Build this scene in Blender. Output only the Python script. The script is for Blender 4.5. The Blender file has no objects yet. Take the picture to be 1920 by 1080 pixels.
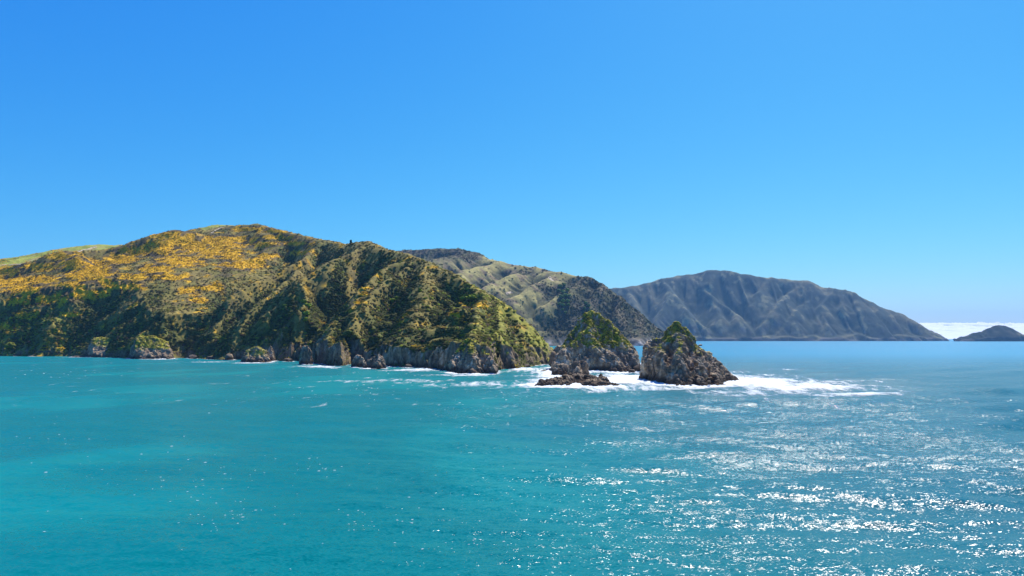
import bpy, math
import numpy as np
S = bpy.context.scene
C = S.collection
R = math.radians
F32 = np.float32

# ------------------------------------------------------------------ camera, light, exposure
H, HZ, FP = 25.0, 634.6, 1280.0            # eye height over the sea (m), horizon row, focal length (both for a 1920 px frame)
cam = bpy.data.objects.new('camera', bpy.data.cameras.new('camera')); C.objects.link(cam)
cam.location = (0, 0, H); cam.rotation_euler = (R(90), 0, 0)
cam.data.sensor_width = 36; cam.data.lens = 36 * FP / 1920
cam.data.shift_y = (HZ - 540) / 1920
cam.data.clip_start = 0.5; cam.data.clip_end = 400000
S.camera = cam
SUN_EL, SUN_AZ = R(52), R(28)              # azimuth measured from straight ahead (+Y) to the right (+X)
W = bpy.data.worlds.new('World'); S.world = W; W.use_nodes = True
nt = W.node_tree; nt.nodes.clear()
sky = nt.nodes.new('ShaderNodeTexSky'); sky.sky_type = 'NISHITA'; sky.sun_disc = False
sky.sun_elevation = SUN_EL; sky.sun_rotation = SUN_AZ
sky.altitude = 0; sky.air_density = 1.0; sky.dust_density = 0.4; sky.ozone_density = 3.0
# the photograph's contrasty rendering of a blue sky: one tone curve per channel, the same all over the sky
sep = nt.nodes.new('ShaderNodeSeparateColor'); com = nt.nodes.new('ShaderNodeCombineColor'); nt.links.new(sky.outputs[0], sep.inputs[0])
for ch, (pw, k) in enumerate(((1.95, .060), (1.01, .61), (.34, 3.15))):
    mn = nt.nodes.new('ShaderNodeMath'); mn.operation = 'MINIMUM'; mn.inputs[1].default_value = 12.0
    po = nt.nodes.new('ShaderNodeMath'); po.operation = 'POWER'; po.inputs[1].default_value = pw
    mu = nt.nodes.new('ShaderNodeMath'); mu.operation = 'MULTIPLY'; mu.inputs[1].default_value = k
    nt.links.new(sep.outputs[ch], mn.inputs[0]); nt.links.new(mn.outputs[0], po.inputs[0]); nt.links.new(po.outputs[0], mu.inputs[0]); nt.links.new(mu.outputs[0], com.inputs[ch])
bg = nt.nodes.new('ShaderNodeBackground'); bg.inputs['Strength'].default_value = 0.1
wo = nt.nodes.new('ShaderNodeOutputWorld')
nt.links.new(com.outputs[0], bg.inputs[0]); nt.links.new(bg.outputs[0], wo.inputs[0])
sd = bpy.data.lights.new('sun', 'SUN'); sd.energy = 5.0; sd.angle = R(0.55); sd.color = (1.0, 0.95, 0.86)
sun = bpy.data.objects.new('sun', sd); C.objects.link(sun)
sun.rotation_euler = (math.pi / 2 - SUN_EL, 0, math.pi - SUN_AZ)
sun.location = (0, 0, 3000)
S.view_settings.view_transform = 'Standard'; S.view_settings.look = 'None'
S.view_settings.exposure = 0.65; S.view_settings.gamma = 1.0; S.view_settings.use_curve_mapping = False
S.render.engine = 'CYCLES'
S.cycles.max_bounces = 5; S.cycles.diffuse_bounces = 2; S.cycles.glossy_bounces = 2
S.cycles.transmission_bounces = 2; S.cycles.volume_bounces = 0; S.cycles.transparent_max_bounces = 6
S.cycles.sample_clamp_indirect = 4

# ------------------------------------------------------------------ numeric helpers
rng = np.random.default_rng(11)
_perm = np.tile(rng.permutation(256), 3).astype(np.int32)
_g = rng.normal(size=(256, 3)); _g = (_g / np.linalg.norm(_g, axis=1)[:, None]).astype(F32)

def perlin(x, y, z=0.0):
    x, y, z = np.broadcast_arrays(np.asarray(x, F32), np.asarray(y, F32), np.asarray(z, F32))
    xi, yi, zi = np.floor(x), np.floor(y), np.floor(z)
    fx, fy, fz = x - xi, y - yi, z - zi
    xi, yi, zi = xi.astype(np.int32) & 255, yi.astype(np.int32) & 255, zi.astype(np.int32) & 255
    u, v, w = (t * t * t * (t * (t * 6 - 15) + 10) for t in (fx, fy, fz))
    out = 0
    for dx in (0, 1):
        wx = u if dx else 1 - u
        a = _perm[xi + dx]
        for dy in (0, 1):
            wy = wx * (v if dy else 1 - v)
            b = _perm[a + yi + dy]
            for dz in (0, 1):
                g = _g[_perm[b + zi + dz]]
                out = out + wy * (w if dz else 1 - w) * (g[..., 0] * (fx - dx) + g[..., 1] * (fy - dy) + g[..., 2] * (fz - dz))
    return (out * 1.5).astype(F32)

def fbm(x, y, z=0.0, o=4, gain=0.5):
    r, a = 0, 1.0
    for i in range(o):
        r = r + a * perlin(x * 2**i + 17.3 * i, y * 2**i - 9.1 * i, z * 2**i + 5.7 * i); a *= gain
    return r

def worley(x, y, z, seed=0):
    """F1, F2 and a random value of the nearest cell"""
    xi, yi, zi = (np.floor(t).astype(np.int32) for t in (x, y, z))
    f1 = np.full(x.shape, 9.0, F32); f2 = f1.copy(); idv = np.zeros(x.shape, F32)
    for dx in (-1, 0, 1):
        for dy in (-1, 0, 1):
            for dz in (-1, 0, 1):
                cx, cy, cz = xi + dx, yi + dy, zi + dz
                h = _perm[_perm[_perm[(cx + seed) & 255] + (cy & 255)] + (cz & 255)]
                g = _g[h] * 0.5 + 0.5
                d = np.sqrt((cx + g[..., 0] - x) ** 2 + (cy + g[..., 1] - y) ** 2 + (cz + g[..., 2] - z) ** 2)
                n = d < f1
                f2 = np.where(n, f1, np.minimum(f2, d)); idv = np.where(n, h / 255.0, idv); f1 = np.where(n, d, f1)
    return f1, f2, idv

def sstep(a, b, x):
    t = np.clip((x - a) / (b - a), 0, 1); return t * t * (3 - 2 * t)

def mixc(c, d, t):
    t = np.asarray(t)[..., None]
    return np.asarray(c) * (1 - t) + np.asarray(d) * t

def pt(px, py, D):
    """a place seen in the photograph at a chosen distance -> metres"""
    return ((px - 960) / FP * D, D, H + (HZ - py) / FP * D)

def pts(l): return np.array([pt(*p) for p in l], F32)
def wl(py): return H * FP / (py - HZ)      # distance of the water at a row
def toimg(x, y, z): return 960 + FP * x / y, HZ - FP * (z - H) / y

def poly_near(X, Y, P, slope=None, r=12.0):
    """roof-shaped ridge over the polyline P: best height, its distance and its run along the line"""
    best = np.full(X.shape, -1e4, F32); bd = np.zeros(X.shape, F32); bs = bd.copy(); L = 0.0
    for a, b in zip(P[:-1], P[1:]):
        dx, dy = b[0] - a[0], b[1] - a[1]; l2 = dx * dx + dy * dy + 1e-6; l = math.sqrt(l2)
        t = np.clip(((X - a[0]) * dx + (Y - a[1]) * dy) / l2, 0, 1)
        d = np.hypot(X - a[0] - t * dx, Y - a[1] - t * dy)
        z = a[2] + t * (b[2] - a[2]) - slope * (np.sqrt(d * d + r * r) - r)
        m = z > best
        best = np.where(m, z, best); bd = np.where(m, d, bd); bs = np.where(m, L + t * l, bs); L += l
    return best, bd, bs

def line_dist(X, Y, P):
    best = np.full(X.shape, 1e9, F32)
    for a, b in zip(P[:-1], P[1:]):
        dx, dy = b[0] - a[0], b[1] - a[1]
        t = np.clip(((X - a[0]) * dx + (Y - a[1]) * dy) / (dx * dx + dy * dy + 1e-6), 0, 1)
        best = np.minimum(best, np.hypot(X - a[0] - t * dx, Y - a[1] - t * dy))
    return best

def inside(X, Y, P):
    r = np.zeros(X.shape, bool)
    for (x1, y1), (x2, y2) in zip(P, np.roll(P, -1, 0)):
        r ^= ((y1 > Y) != (y2 > Y)) & (X < (x2 - x1) * (Y - y1) / (y2 - y1 + 1e-9) + x1)
    return r

def ridged(X, Y, ridges, k, rib_amp, rib_len, rib_from=25.0):
    acc = 0; zs = []
    for i, (P, s, r) in enumerate(ridges):
        z, d, run = poly_near(X, Y, P, s, r)
        n = 1 - np.abs(perlin(run / rib_len, d / (rib_len * 5), 3.7 * i + .5)) * 2.2
        n2 = 1 - np.abs(perlin(run / rib_len * 2.6, d / (rib_len * 2.4), 3.7 * i + 9.5)) * 2.2
        z = z + (n - .6) * rib_amp * sstep(0, rib_from * 3, d) + (n2 - .6) * rib_amp * .35 * sstep(0, rib_from * 1.6, d)
        zs.append(z)
    m = zs[0]
    for z in zs[1:]: m = np.maximum(m, z)
    for z in zs: acc = acc + np.exp(np.clip((z - m) / k, -30, 0))
    return m + k * np.log(acc) * .8

# ------------------------------------------------------------------ mesh helpers
def link(o, parent=None):
    C.objects.link(o)
    if parent is not None: o.parent = parent
    return o

def tag(o, label=None, cat=None, group=None, kind=None):
    for k, v in (('label', label), ('category', cat), ('group', group), ('kind', kind)):
        if v: o[k] = v
    return o

def mesh(name, V, Fc, mat, col=None, parent=None, smooth=True):
    me = bpy.data.meshes.new(name)
    V = np.ascontiguousarray(V, F32).reshape(-1, 3); Fc = np.ascontiguousarray(Fc, np.int32); n = Fc.shape[1]
    me.vertices.add(len(V)); me.vertices.foreach_set('co', V.ravel())
    me.loops.add(Fc.size); me.loops.foreach_set('vertex_index', Fc.ravel())
    me.polygons.add(len(Fc)); me.polygons.foreach_set('loop_start', np.arange(0, Fc.size, n, dtype=np.int32))
    me.polygons.foreach_set('use_smooth', np.full(len(Fc), smooth))
    me.update(calc_edges=True)
    if col is not None: setcol(me, col)
    me.materials.append(mat)
    return link(bpy.data.objects.new(name, me), parent)

def setcol(me, col, name='col'):
    a = me.attributes.get(name) or me.attributes.new(name, 'FLOAT_COLOR', 'POINT')
    c = np.ones((len(me.vertices), 4), F32); c[:, :3] = np.clip(col, 0, 1); a.data.foreach_set('color', c.ravel())

def get_v(me):
    v = np.empty(len(me.vertices) * 3, F32); me.vertices.foreach_get('co', v)
    n = np.empty(len(me.vertices) * 3, F32); me.vertices.foreach_get('normal', n)
    return v.reshape(-1, 3), n.reshape(-1, 3)

def grid_faces(nr, nc, keep=None):
    i = np.arange(nr * nc).reshape(nr, nc)
    f = np.stack([i[:-1, :-1], i[:-1, 1:], i[1:, 1:], i[1:, :-1]], -1)
    f = f.reshape(-1, 4)
    return f if keep is None else f[keep(f)]

def compact(V, Fc, *more):
    u, inv = np.unique(Fc, return_inverse=True)
    return (V[u], inv.reshape(Fc.shape)) + tuple(m[u] for m in more)

_t = (1 + 5 ** .5) / 2
ICO_V = np.array([(-1, _t, 0), (1, _t, 0), (-1, -_t, 0), (1, -_t, 0), (0, -1, _t), (0, 1, _t), (0, -1, -_t), (0, 1, -_t), (_t, 0, -1), (_t, 0, 1), (-_t, 0, -1), (-_t, 0, 1)]) / math.sqrt(1 + _t * _t)
ICO_F = np.array([(0, 11, 5), (0, 5, 1), (0, 1, 7), (0, 7, 10), (0, 10, 11), (1, 5, 9), (5, 11, 4), (11, 10, 2), (10, 7, 6), (7, 1, 8), (3, 9, 4), (3, 4, 2), (3, 2, 6), (3, 6, 8), (3, 8, 9), (4, 9, 5), (2, 4, 11), (6, 2, 10), (8, 6, 7), (9, 8, 1)])
def subdiv(V, Fc, n):
    for _ in range(n):
        V = list(map(tuple, V)); mid = {}; out = []
        def m(a, b):
            k = (min(a, b), max(a, b))
            if k not in mid:
                p = np.array(V[a]) + np.array(V[b]); V.append(tuple(p / np.linalg.norm(p))); mid[k] = len(V) - 1
            return mid[k]
        for a, b, c in Fc:
            x, y, z = m(a, b), m(b, c), m(c, a); out += [(a, x, z), (b, y, x), (c, z, y), (x, y, z)]
        Fc = out
    return np.array(V), np.array(Fc)
ICO1 = subdiv(ICO_V, ICO_F, 1); ICO2 = subdiv(ICO_V, ICO_F, 2); ICO4 = subdiv(ICO_V, ICO_F, 4)

def scatter(name, pos, rad, colr, mat, flat=.75, jit=.33, base=(ICO_V, ICO_F), parent=None, seed=3, nrm=None, soft=.6):
    """many small plants as one mesh: crumpled clumps, each with its own size, turn and colour"""
    r = np.random.default_rng(seed); bv, bf = base; K = 24; nv = len(bv); N = len(pos)
    T = bv[None] * (1 + r.uniform(-jit, jit, (K, nv, 1))) + r.normal(0, jit * .25, (K, nv, 3))
    k = r.integers(0, K, N); a = r.uniform(0, 2 * math.pi, N); ca, sa = np.cos(a)[:, None], np.sin(a)[:, None]
    t = T[k]; sx = rad[:, None] * r.uniform(.75, 1.3, (N, 1)); sy = rad[:, None] * r.uniform(.75, 1.3, (N, 1))
    x, y = t[..., 0] * sx, t[..., 1] * sy
    V = np.stack([x * ca - y * sa, x * sa + y * ca, t[..., 2] * rad[:, None] * flat * r.uniform(.7, 1.25, (N, 1))], -1) + pos[:, None]
    Fc = bf[None] + (np.arange(N) * nv)[:, None, None]
    col = colr[:, None, :] * r.uniform(.75, 1.25, (N, nv, 1))
    o = mesh(name, V.reshape(-1, 3), Fc.reshape(-1, 3), mat, col.reshape(-1, 3), parent)
    if nrm is not None:                      # leaves lie along the slope they grow on: soften each clump's normals towards it
        c0 = V - V.mean(1, keepdims=True); c0 /= np.linalg.norm(c0, axis=2, keepdims=True) + 1e-6
        q = c0 * (1 - soft) + nrm[:, None] * soft; q /= np.linalg.norm(q, axis=2, keepdims=True) + 1e-6
        o.data.normals_split_custom_set_from_vertices(q.reshape(-1, 3).tolist())
    return o

# ------------------------------------------------------------------ materials
def newmat(name):
    m = bpy.data.materials.new(name); m.use_nodes = True
    t = m.node_tree; t.nodes.clear(); o = t.nodes.new('ShaderNodeOutputMaterial')
    def N(kind, **kw):
        n = t.nodes.new(kind)
        for k, v in kw.items():
            if k.startswith('i_'): n.inputs[k[2:].replace('_', ' ')].default_value = v
            else: setattr(n, k, v)
        return n
    return m, N, t.links.new, o

def land_mat(name, scales, contrast, rough=.95, spec=.15, bump=0.0, bscale=1.0, trans=0.0, stretch=(1, 1, 1)):
    m, N, L, o = newmat(name)
    a = N('ShaderNodeAttribute', attribute_name='col')
    g = N('ShaderNodeNewGeometry')
    mp = N('ShaderNodeMapping'); mp.inputs['Scale'].default_value = stretch; L(g.outputs['Position'], mp.inputs['Vector'])
    colr = a.outputs['Color']; last = None
    for s, k in zip(scales, contrast):
        n = N('ShaderNodeTexNoise', i_Scale=s, i_Detail=4.0, i_Roughness=.65); L(mp.outputs[0], n.inputs['Vector'])
        r = N('ShaderNodeMapRange'); r.inputs['From Min'].default_value = .3; r.inputs['From Max'].default_value = .7
        r.inputs['To Min'].default_value = 1 - k; r.inputs['To Max'].default_value = 1 + k; L(n.outputs[0], r.inputs['Value'])
        v = N('ShaderNodeVectorMath', operation='SCALE'); L(colr, v.inputs[0]); L(r.outputs[0], v.inputs['Scale'])
        colr = v.outputs[0]; last = n
    b = N('ShaderNodeBsdfPrincipled', i_Roughness=rough); b.inputs['Specular IOR Level'].default_value = spec
    L(colr, b.inputs['Base Color'])
    if bump:
        n = N('ShaderNodeTexNoise', i_Scale=bscale, i_Detail=5.0, i_Roughness=.7); L(mp.outputs[0], n.inputs['Vector'])
        bm = N('ShaderNodeBump', i_Strength=bump, i_Distance=.6); L(n.outputs[0], bm.inputs['Height']); L(bm.outputs[0], b.inputs['Normal'])
    if trans:
        tr = N('ShaderNodeBsdfTranslucent'); L(colr, tr.inputs['Color'])
        mx = N('ShaderNodeMixShader'); mx.inputs[0].default_value = trans
        L(b.outputs[0], mx.inputs[1]); L(tr.outputs[0], mx.inputs[2]); L(mx.outputs[0], o.inputs['Surface'])
    else: L(b.outputs[0], o.inputs['Surface'])
    return m
M_LAND = land_mat('hillside', (.09, .5), (.3, .35))
M_HILL = land_mat('far_hillside', (.03, .15), (.3, .35))
M_ROCK = land_mat('rock', (.35, 1.6), (.2, .25), rough=.85, spec=.3, bump=.5, bscale=1.1, stretch=(1, 1, .45))
M_LEAF = land_mat('leaves', (1.2,), (.25,), trans=.42)
M_GORSE = land_mat('gorse_flowers', (1.2,), (.2,), trans=.3)
M_BARK = land_mat('bark', (3.0,), (.3,))
M_DIRT = land_mat('dirt', (.5,), (.2,))

def water_mat():
    m, N, L, o = newmat('sea_water')
    a = N('ShaderNodeAttribute', attribute_name='col'); g = N('ShaderNodeNewGeometry')
    nrm = g.outputs['Normal']; acc = None
    for sc, st, det in (((.5, 1.0, 1), .55, 2.0), ((2.6, 5.2, 1), 1.2, 3.0), ((.08, .13, 1), .14, 2.0)):
        mp = N('ShaderNodeMapping'); mp.inputs['Scale'].default_value = sc; mp.inputs['Rotation'].default_value = (0, 0, .35 * sc[0])
        L(g.outputs['Position'], mp.inputs['Vector'])
        n = N('ShaderNodeTexNoise', i_Scale=1.0, i_Detail=det, i_Roughness=.6); L(mp.outputs[0], n.inputs['Vector'])
        s = N('ShaderNodeVectorMath', operation='SUBTRACT'); L(n.outputs['Color'], s.inputs[0]); s.inputs[1].default_value = (.5, .5, .5)
        k = N('ShaderNodeVectorMath', operation='MULTIPLY'); L(s.outputs[0], k.inputs[0]); k.inputs[1].default_value = (st * 2, st * 2, 0)
        if acc is None: acc = k.outputs[0]
        else:
            ad = N('ShaderNodeVectorMath', operation='ADD'); L(acc, ad.inputs[0]); L(k.outputs[0], ad.inputs[1]); acc = ad.outputs[0]
    # gusts and slicks: patches where the ripples are stronger or weaker
    mp = N('ShaderNodeMapping'); mp.inputs['Scale'].default_value = (.012, .03, 1); L(g.outputs['Position'], mp.inputs['Vector'])
    n = N('ShaderNodeTexNoise', i_Scale=1.0, i_Detail=3.0); L(mp.outputs[0], n.inputs['Vector'])
    r = N('ShaderNodeMapRange'); r.inputs['From Min'].default_value = .35; r.inputs['From Max'].default_value = .65
    r.inputs['To Min'].default_value = .62; r.inputs['To Max'].default_value = 1.14; L(n.outputs[0], r.inputs['Value'])
    w = N('ShaderNodeAttribute', attribute_name='ripple')
    mm = N('ShaderNodeMath', operation='MULTIPLY'); L(r.outputs[0], mm.inputs[0]); L(w.outputs['Fac'], mm.inputs[1])
    sc = N('ShaderNodeVectorMath', operation='SCALE'); L(acc, sc.inputs[0]); L(mm.outputs[0], sc.inputs['Scale'])
    ad = N('ShaderNodeVectorMath', operation='ADD'); L(nrm, ad.inputs[0]); L(sc.outputs[0], ad.inputs[1])
    nm = N('ShaderNodeVectorMath', operation='NORMALIZE'); L(ad.outputs[0], nm.inputs[0])
    fr = N('ShaderNodeFresnel', i_IOR=1.333); L(nm.outputs[0], fr.inputs['Normal'])
    fm = N('ShaderNodeMath', operation='MULTIPLY'); L(fr.outputs[0], fm.inputs[0]); fm.inputs[1].default_value = .52
    fc = N('ShaderNodeMath', operation='MINIMUM'); L(fm.outputs[0], fc.inputs[0]); fc.inputs[1].default_value = .24
    d = N('ShaderNodeBsdfDiffuse'); L(a.outputs['Color'], d.inputs['Color']); L(nm.outputs[0], d.inputs['Normal'])
    gl = N('ShaderNodeBsdfGlossy', i_Roughness=.18); L(nm.outputs[0], gl.inputs['Normal']); gl.inputs['Color'].default_value = (1, 1, 1, 1)
    x = N('ShaderNodeMixShader'); L(fc.outputs[0], x.inputs[0]); L(d.outputs[0], x.inputs[1]); L(gl.outputs[0], x.inputs[2]); L(x.outputs[0], o.inputs['Surface'])
    return m
M_SEA = water_mat()
def simple(name, c, rough=.8, trans=0.0, tc=None):
    m, N, L, o = newmat(name)
    g = N('ShaderNodeNewGeometry'); n = N('ShaderNodeTexNoise', i_Scale=.8, i_Detail=4.0); L(g.outputs['Position'], n.inputs['Vector'])
    rp = N('ShaderNodeMapRange'); rp.inputs['To Min'].default_value = .85; rp.inputs['To Max'].default_value = 1.1; L(n.outputs[0], rp.inputs['Value'])
    v = N('ShaderNodeVectorMath', operation='SCALE'); v.inputs[0].default_value = c; L(rp.outputs[0], v.inputs['Scale'])
    b = N('ShaderNodeBsdfPrincipled', i_Roughness=rough); b.inputs['Specular IOR Level'].default_value = .2; L(v.outputs[0], b.inputs['Base Color'])
    if trans:
        t = N('ShaderNodeBsdfTranslucent'); t.inputs[0].default_value = (*(tc or c), 1)
        x = N('ShaderNodeMixShader'); x.inputs[0].default_value = trans
        L(b.outputs[0], x.inputs[1]); L(t.outputs[0], x.inputs[2]); L(x.outputs[0], o.inputs['Surface'])
    else: L(b.outputs[0], o.inputs['Surface'])
    return m
M_FOAM = simple('foam', (.78, .82, .83), .7, .25)
def foam_mat():
    m, N, L, o = newmat('sea_foam')
    a = N('ShaderNodeAttribute', attribute_name='cover'); g = N('ShaderNodeNewGeometry')
    mp = N('ShaderNodeMapping'); mp.inputs['Scale'].default_value = (1.1, .55, 1); L(g.outputs['Position'], mp.inputs['Vector'])
    n = N('ShaderNodeTexNoise', i_Scale=1.0, i_Detail=5.0, i_Roughness=.7); L(mp.outputs[0], n.inputs['Vector'])
    u = N('ShaderNodeMath', operation='MULTIPLY_ADD'); L(n.outputs[0], u.inputs[0]); u.inputs[1].default_value = .9; u.inputs[2].default_value = -.45
    v = N('ShaderNodeMath', operation='ADD'); L(a.outputs['Fac'], v.inputs[0]); L(u.outputs[0], v.inputs[1])
    r = N('ShaderNodeMapRange'); r.inputs['From Min'].default_value = -.06; r.inputs['From Max'].default_value = .62; L(v.outputs[0], r.inputs['Value'])
    d = N('ShaderNodeBsdfDiffuse'); d.inputs[0].default_value = (.66, .70, .71, 1)
    t = N('ShaderNodeBsdfTransparent'); x = N('ShaderNodeMixShader')
    L(r.outputs[0], x.inputs[0]); L(t.outputs[0], x.inputs[1]); L(d.outputs[0], x.inputs[2]); L(x.outputs[0], o.inputs['Surface'])
    return m
M_CLOUD = simple('cloud', (.82, .80, .77), 1.0)

# ------------------------------------------------------------------ colours (real base colours)
G_DARK, G_OLIVE, G_TAN = (.060, .066, .015), (.165, .140, .030), (.26, .19, .055)
G_LIME, G_BRIGHT, YELLOW = (.22, .28, .02), (.27, .36, .04), (.82, .48, .008)
BROWN, ORANGE = (.085, .058, .028), (.6, .34, .012)

def rock_colour(V, pale=1.0):
    x, y, z = V[:, 0], V[:, 1], V[:, 2]
    a = fbm(x / 9, y / 9, z / 14, 3); s = fbm(x / 2.2, y / 2.2, z / 22, 3); t = fbm(x / 5, y / 5, z / 1.8, 3)
    c = mixc((.19, .14, .095), (.40, .305, .195), sstep(-.4, .5, a + .5 * t))
    c = mixc(c, (.52, .46, .37), sstep(.16, .55, s + .5 * a - .1) * .85 * pale)
    c = mixc(c, (.09, .072, .058), sstep(.25, .6, -s + .3 * t) * .7)
    tide = z + 1.6 * fbm(x / 6, y / 6, 0, 3)
    c = mixc(c, (.075, .05, .034), 1 - sstep(2.2, 5.0, tide))
    c = mixc(c, (.14, .075, .026), (1 - sstep(.5, 1.6, tide)) * sstep(-.1, .3, t))
    return c * np.array([.88, .82, .74])

# ------------------------------------------------------------------ sea surface (shared by the sea and its foam)
_w = []
for i in range(26):
    lam = 60 * (2.2 / 60) ** (i / 25); th = R(78) + rng.normal(0, .55)
    _w.append((2 * math.pi / lam, math.cos(th), math.sin(th), rng.uniform(0, 6.28), lam * rng.uniform(.005, .0105), lam))
def sea_z(X, Y, spacing):
    z = np.zeros(X.shape, F32)
    gx = X + 3 * perlin(X / 30, Y / 30, 1.1); gy = Y + 3 * perlin(X / 30, Y / 30, 7.7)
    for k, cx, cy, ph, a, lam in _w:
        z += a * sstep(2.2, 5, lam / spacing) * np.sin(k * (cx * gx + cy * gy) + ph)
    amp = .75 + .6 * sstep(-.4, .5, fbm(X / 90, Y / 90, 4.4, 2))
    calm = .22 + .5 * sstep(-40, 60, X + .05 * Y)      # the lee of the headland is smoother
    return z * amp * calm
# ------------------------------------------------------------------ headland
COAST = [(-420, 668, 0), (-200, 667, 0), (0, 667.5, 0), (60, 668.5, 0), (120, 668, 0), (150, 669, 0), (190, 670, 0), (240, 671.5, 0), (300, 672, 0), (340, 671, 0), (385, 673, 0), (420, 675, 0), (450, 674.5, 0), (500, 675, 0), (540, 677, 0),
         (572, 676, 0), (592, 682, 0), (640, 686, 0), (660, 682, 0), (700, 683, 0), (740, 687, 0), (800, 690, 0), (850, 695, 0), (885, 700, 0), (925, 698, 0), (940, 692, 0), (968, 692, 0), (985, 688, 0), (1012, 685, 0), (1036, 683, 0)]
CPX = np.array([c[0] for c in COAST], F32); CD = np.array([wl(c[1]) for c in COAST], F32)
CXY = np.stack([(CPX - 960) / FP * CD, CD], 1)
CBACK = np.vstack([CXY, [(44, 690), (52, 790), (30, 950), (-20, 1250), (-100, 1700), (-900, 2100), (-2200, 2000), (-2000, 900)]]).astype(F32)
def rl(pl, s=.72, r=12.): return (pts(pl), s, r)
HR = [
    rl([(-420, 540, 1500), (-200, 520, 1420), (-60, 515, 1330), (0, 507, 1270), (60, 489, 1270), (95, 476, 1280), (120, 471, 1290), (160, 470, 1300), (200, 467, 1320), (250, 452, 1330), (290, 440, 1330), (330, 433, 1330)], 1.05, 16),
    rl([(330, 433, 1330), (370, 437, 1350), (385, 444, 1380), (410, 434, 1420), (440, 423, 1430), (480, 421, 1400), (540, 433, 1330), (600, 449, 1240), (650, 457, 1130), (690, 453, 1040), (720, 463, 990), (760, 478, 930)], 1.15, 14),
    rl([(760, 478, 930), (800, 492, 880), (850, 513, 820), (900, 541, 775), (940, 570, 735), (975, 598, 705), (1000, 625, 675), (1020, 652, 655), (1034, 676, 645)], 1.2, 9),
    rl([(-300, 520, 1700), (-100, 505, 1680), (0, 495, 1650), (60, 484, 1620), (120, 473, 1600), (170, 463, 1580), (205, 460, 1560), (240, 461, 1540), (300, 470, 1500)], .35, 40),
    rl([(370, 440, 1500), (400, 431, 1520), (430, 423, 1520), (470, 425, 1480)], .4, 40),
    rl([(120, 471, 1290), (155, 482, 1230), (165, 515, 1150), (120, 555, 1080), (70, 598, 1020), (45, 640, 985)], .95, 10),
    rl([(0, 507, 1270), (-10, 550, 1150), (10, 600, 1040), (15, 650, 985)], .95, 10),
    rl([(330, 433, 1330), (305, 465, 1260), (262, 498, 1200), (225, 520, 1150)], .9, 14),
    rl([(440, 470, 1290), (383, 494, 1200), (300, 522, 1110), (208, 541, 1060), (150, 563, 1010), (122, 592, 975), (112, 640, 952)], 1.15, 5),
    rl([(430, 500, 1180), (342, 517, 1090), (318, 547, 1030), (316, 582, 975), (285, 622, 915), (258, 645, 870)], 1.2, 5),
    rl([(480, 421, 1400), (520, 455, 1280), (500, 480, 1220), (430, 500, 1180)], .85, 14),
    rl([(600, 455, 1200), (567, 486, 1090), (500, 520, 1020), (455, 544, 960), (410, 572, 920), (385, 597, 885), (360, 632, 850), (345, 655, 835)], 1.15, 5),
    rl([(555, 505, 1020), (520, 548, 920), (505, 561, 895), (442, 600, 840), (412, 630, 805), (402, 655, 785)], 1.2, 5),
    rl([(690, 453, 1040), (660, 475, 980), (610, 492, 930), (560, 525, 890), (545, 570, 800), (530, 620, 745), (520, 655, 720)], 1.05, 7),
    rl([(780, 486, 905), (728, 497, 870), (678, 544, 795), (642, 589, 730), (612, 625, 690), (598, 648, 660)], 1.2, 4),
    rl([(760, 500, 860), (700, 545, 780), (668, 580, 725), (650, 615, 690), (643, 650, 655)], 1.2, 4),
    rl([(800, 492, 880), (800, 530, 790), (790, 570, 720), (765, 615, 665), (745, 655, 630)], .95, 10),
    rl([(900, 541, 775), (902, 560, 715), (897, 585, 655), (888, 612, 585), (880, 636, 530), (886, 660, 500), (890, 690, 485)], 1.25, 4),
    rl([(925, 560, 745), (935, 600, 660), (945, 640, 600), (955, 675, 565)], 1.25, 4),
    rl([(955, 582, 720), (975, 620, 660), (985, 660, 615), (990, 680, 600)], 1.3, 4),
    rl([(990, 612, 690), (1005, 650, 650), (1012, 678, 630)], 1.3, 4),
]
def head_z(X, Y, full=False):
    wx = X + 7 * perlin(X / 55, Y / 55, .3) + 2.5 * perlin(X / 17, Y / 17, 2.3)
    wy = Y + 7 * perlin(X / 55, Y / 55, 5.3) + 2.5 * perlin(X / 17, Y / 17, 8.3)
    z = ridged(wx, wy, HR, 3.0, 6.0, 44.0, 18.0)
    z = z + 1.5 * fbm(X / 26, Y / 26, .7, 4)
    d = line_dist(X, Y, CBACK.tolist()); d = np.where(inside(X, Y, CBACK), d, -d)
    px = 960 + FP * X / np.maximum(Y, 1)
    hc = 8 + 13 * sstep(380, 640, px) + (3 + 6 * sstep(300, 600, px)) * fbm(X / 36, Y / 36, 9.1, 3) - 9 * sstep(925, 985, px); hc = np.maximum(hc, 3.5)
    fl = hc * (.62 + .5 * perlin(X / 24, Y / 24, 2.9)) + 1.5 + .42 * np.clip(d, 0, 130); z = np.maximum(z, np.minimum(fl, z + 12 + 45 * (1 - sstep(30, 110, d))))
    d = d + 4.0 * perlin(X / 22, Y / 22, 3.1) + 2.6 * (1 - 2.4 * np.abs(perlin(X / 9, Y / 9, 1.9))) + .8 * perlin(X / 3, Y / 3, 6.1)
    wd = 8 + 5 * perlin(X / 30, Y / 30, 4.9)
    cl = hc * sstep(0, 1, np.clip(d / wd, 0, 1) * .8 + .1 * (d > 0)) + np.maximum(d - wd * .8, 0) * 1.05
    cl = np.where(d <= 0, 1.2 * d - .6, cl)
    k = 3.0; h = np.clip(.5 + .5 * (cl - z) / k, 0, 1)
    z2 = cl * (1 - h) + z * h - k * h * (1 - h)
    return (z2, d, hc) if full else z2

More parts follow.
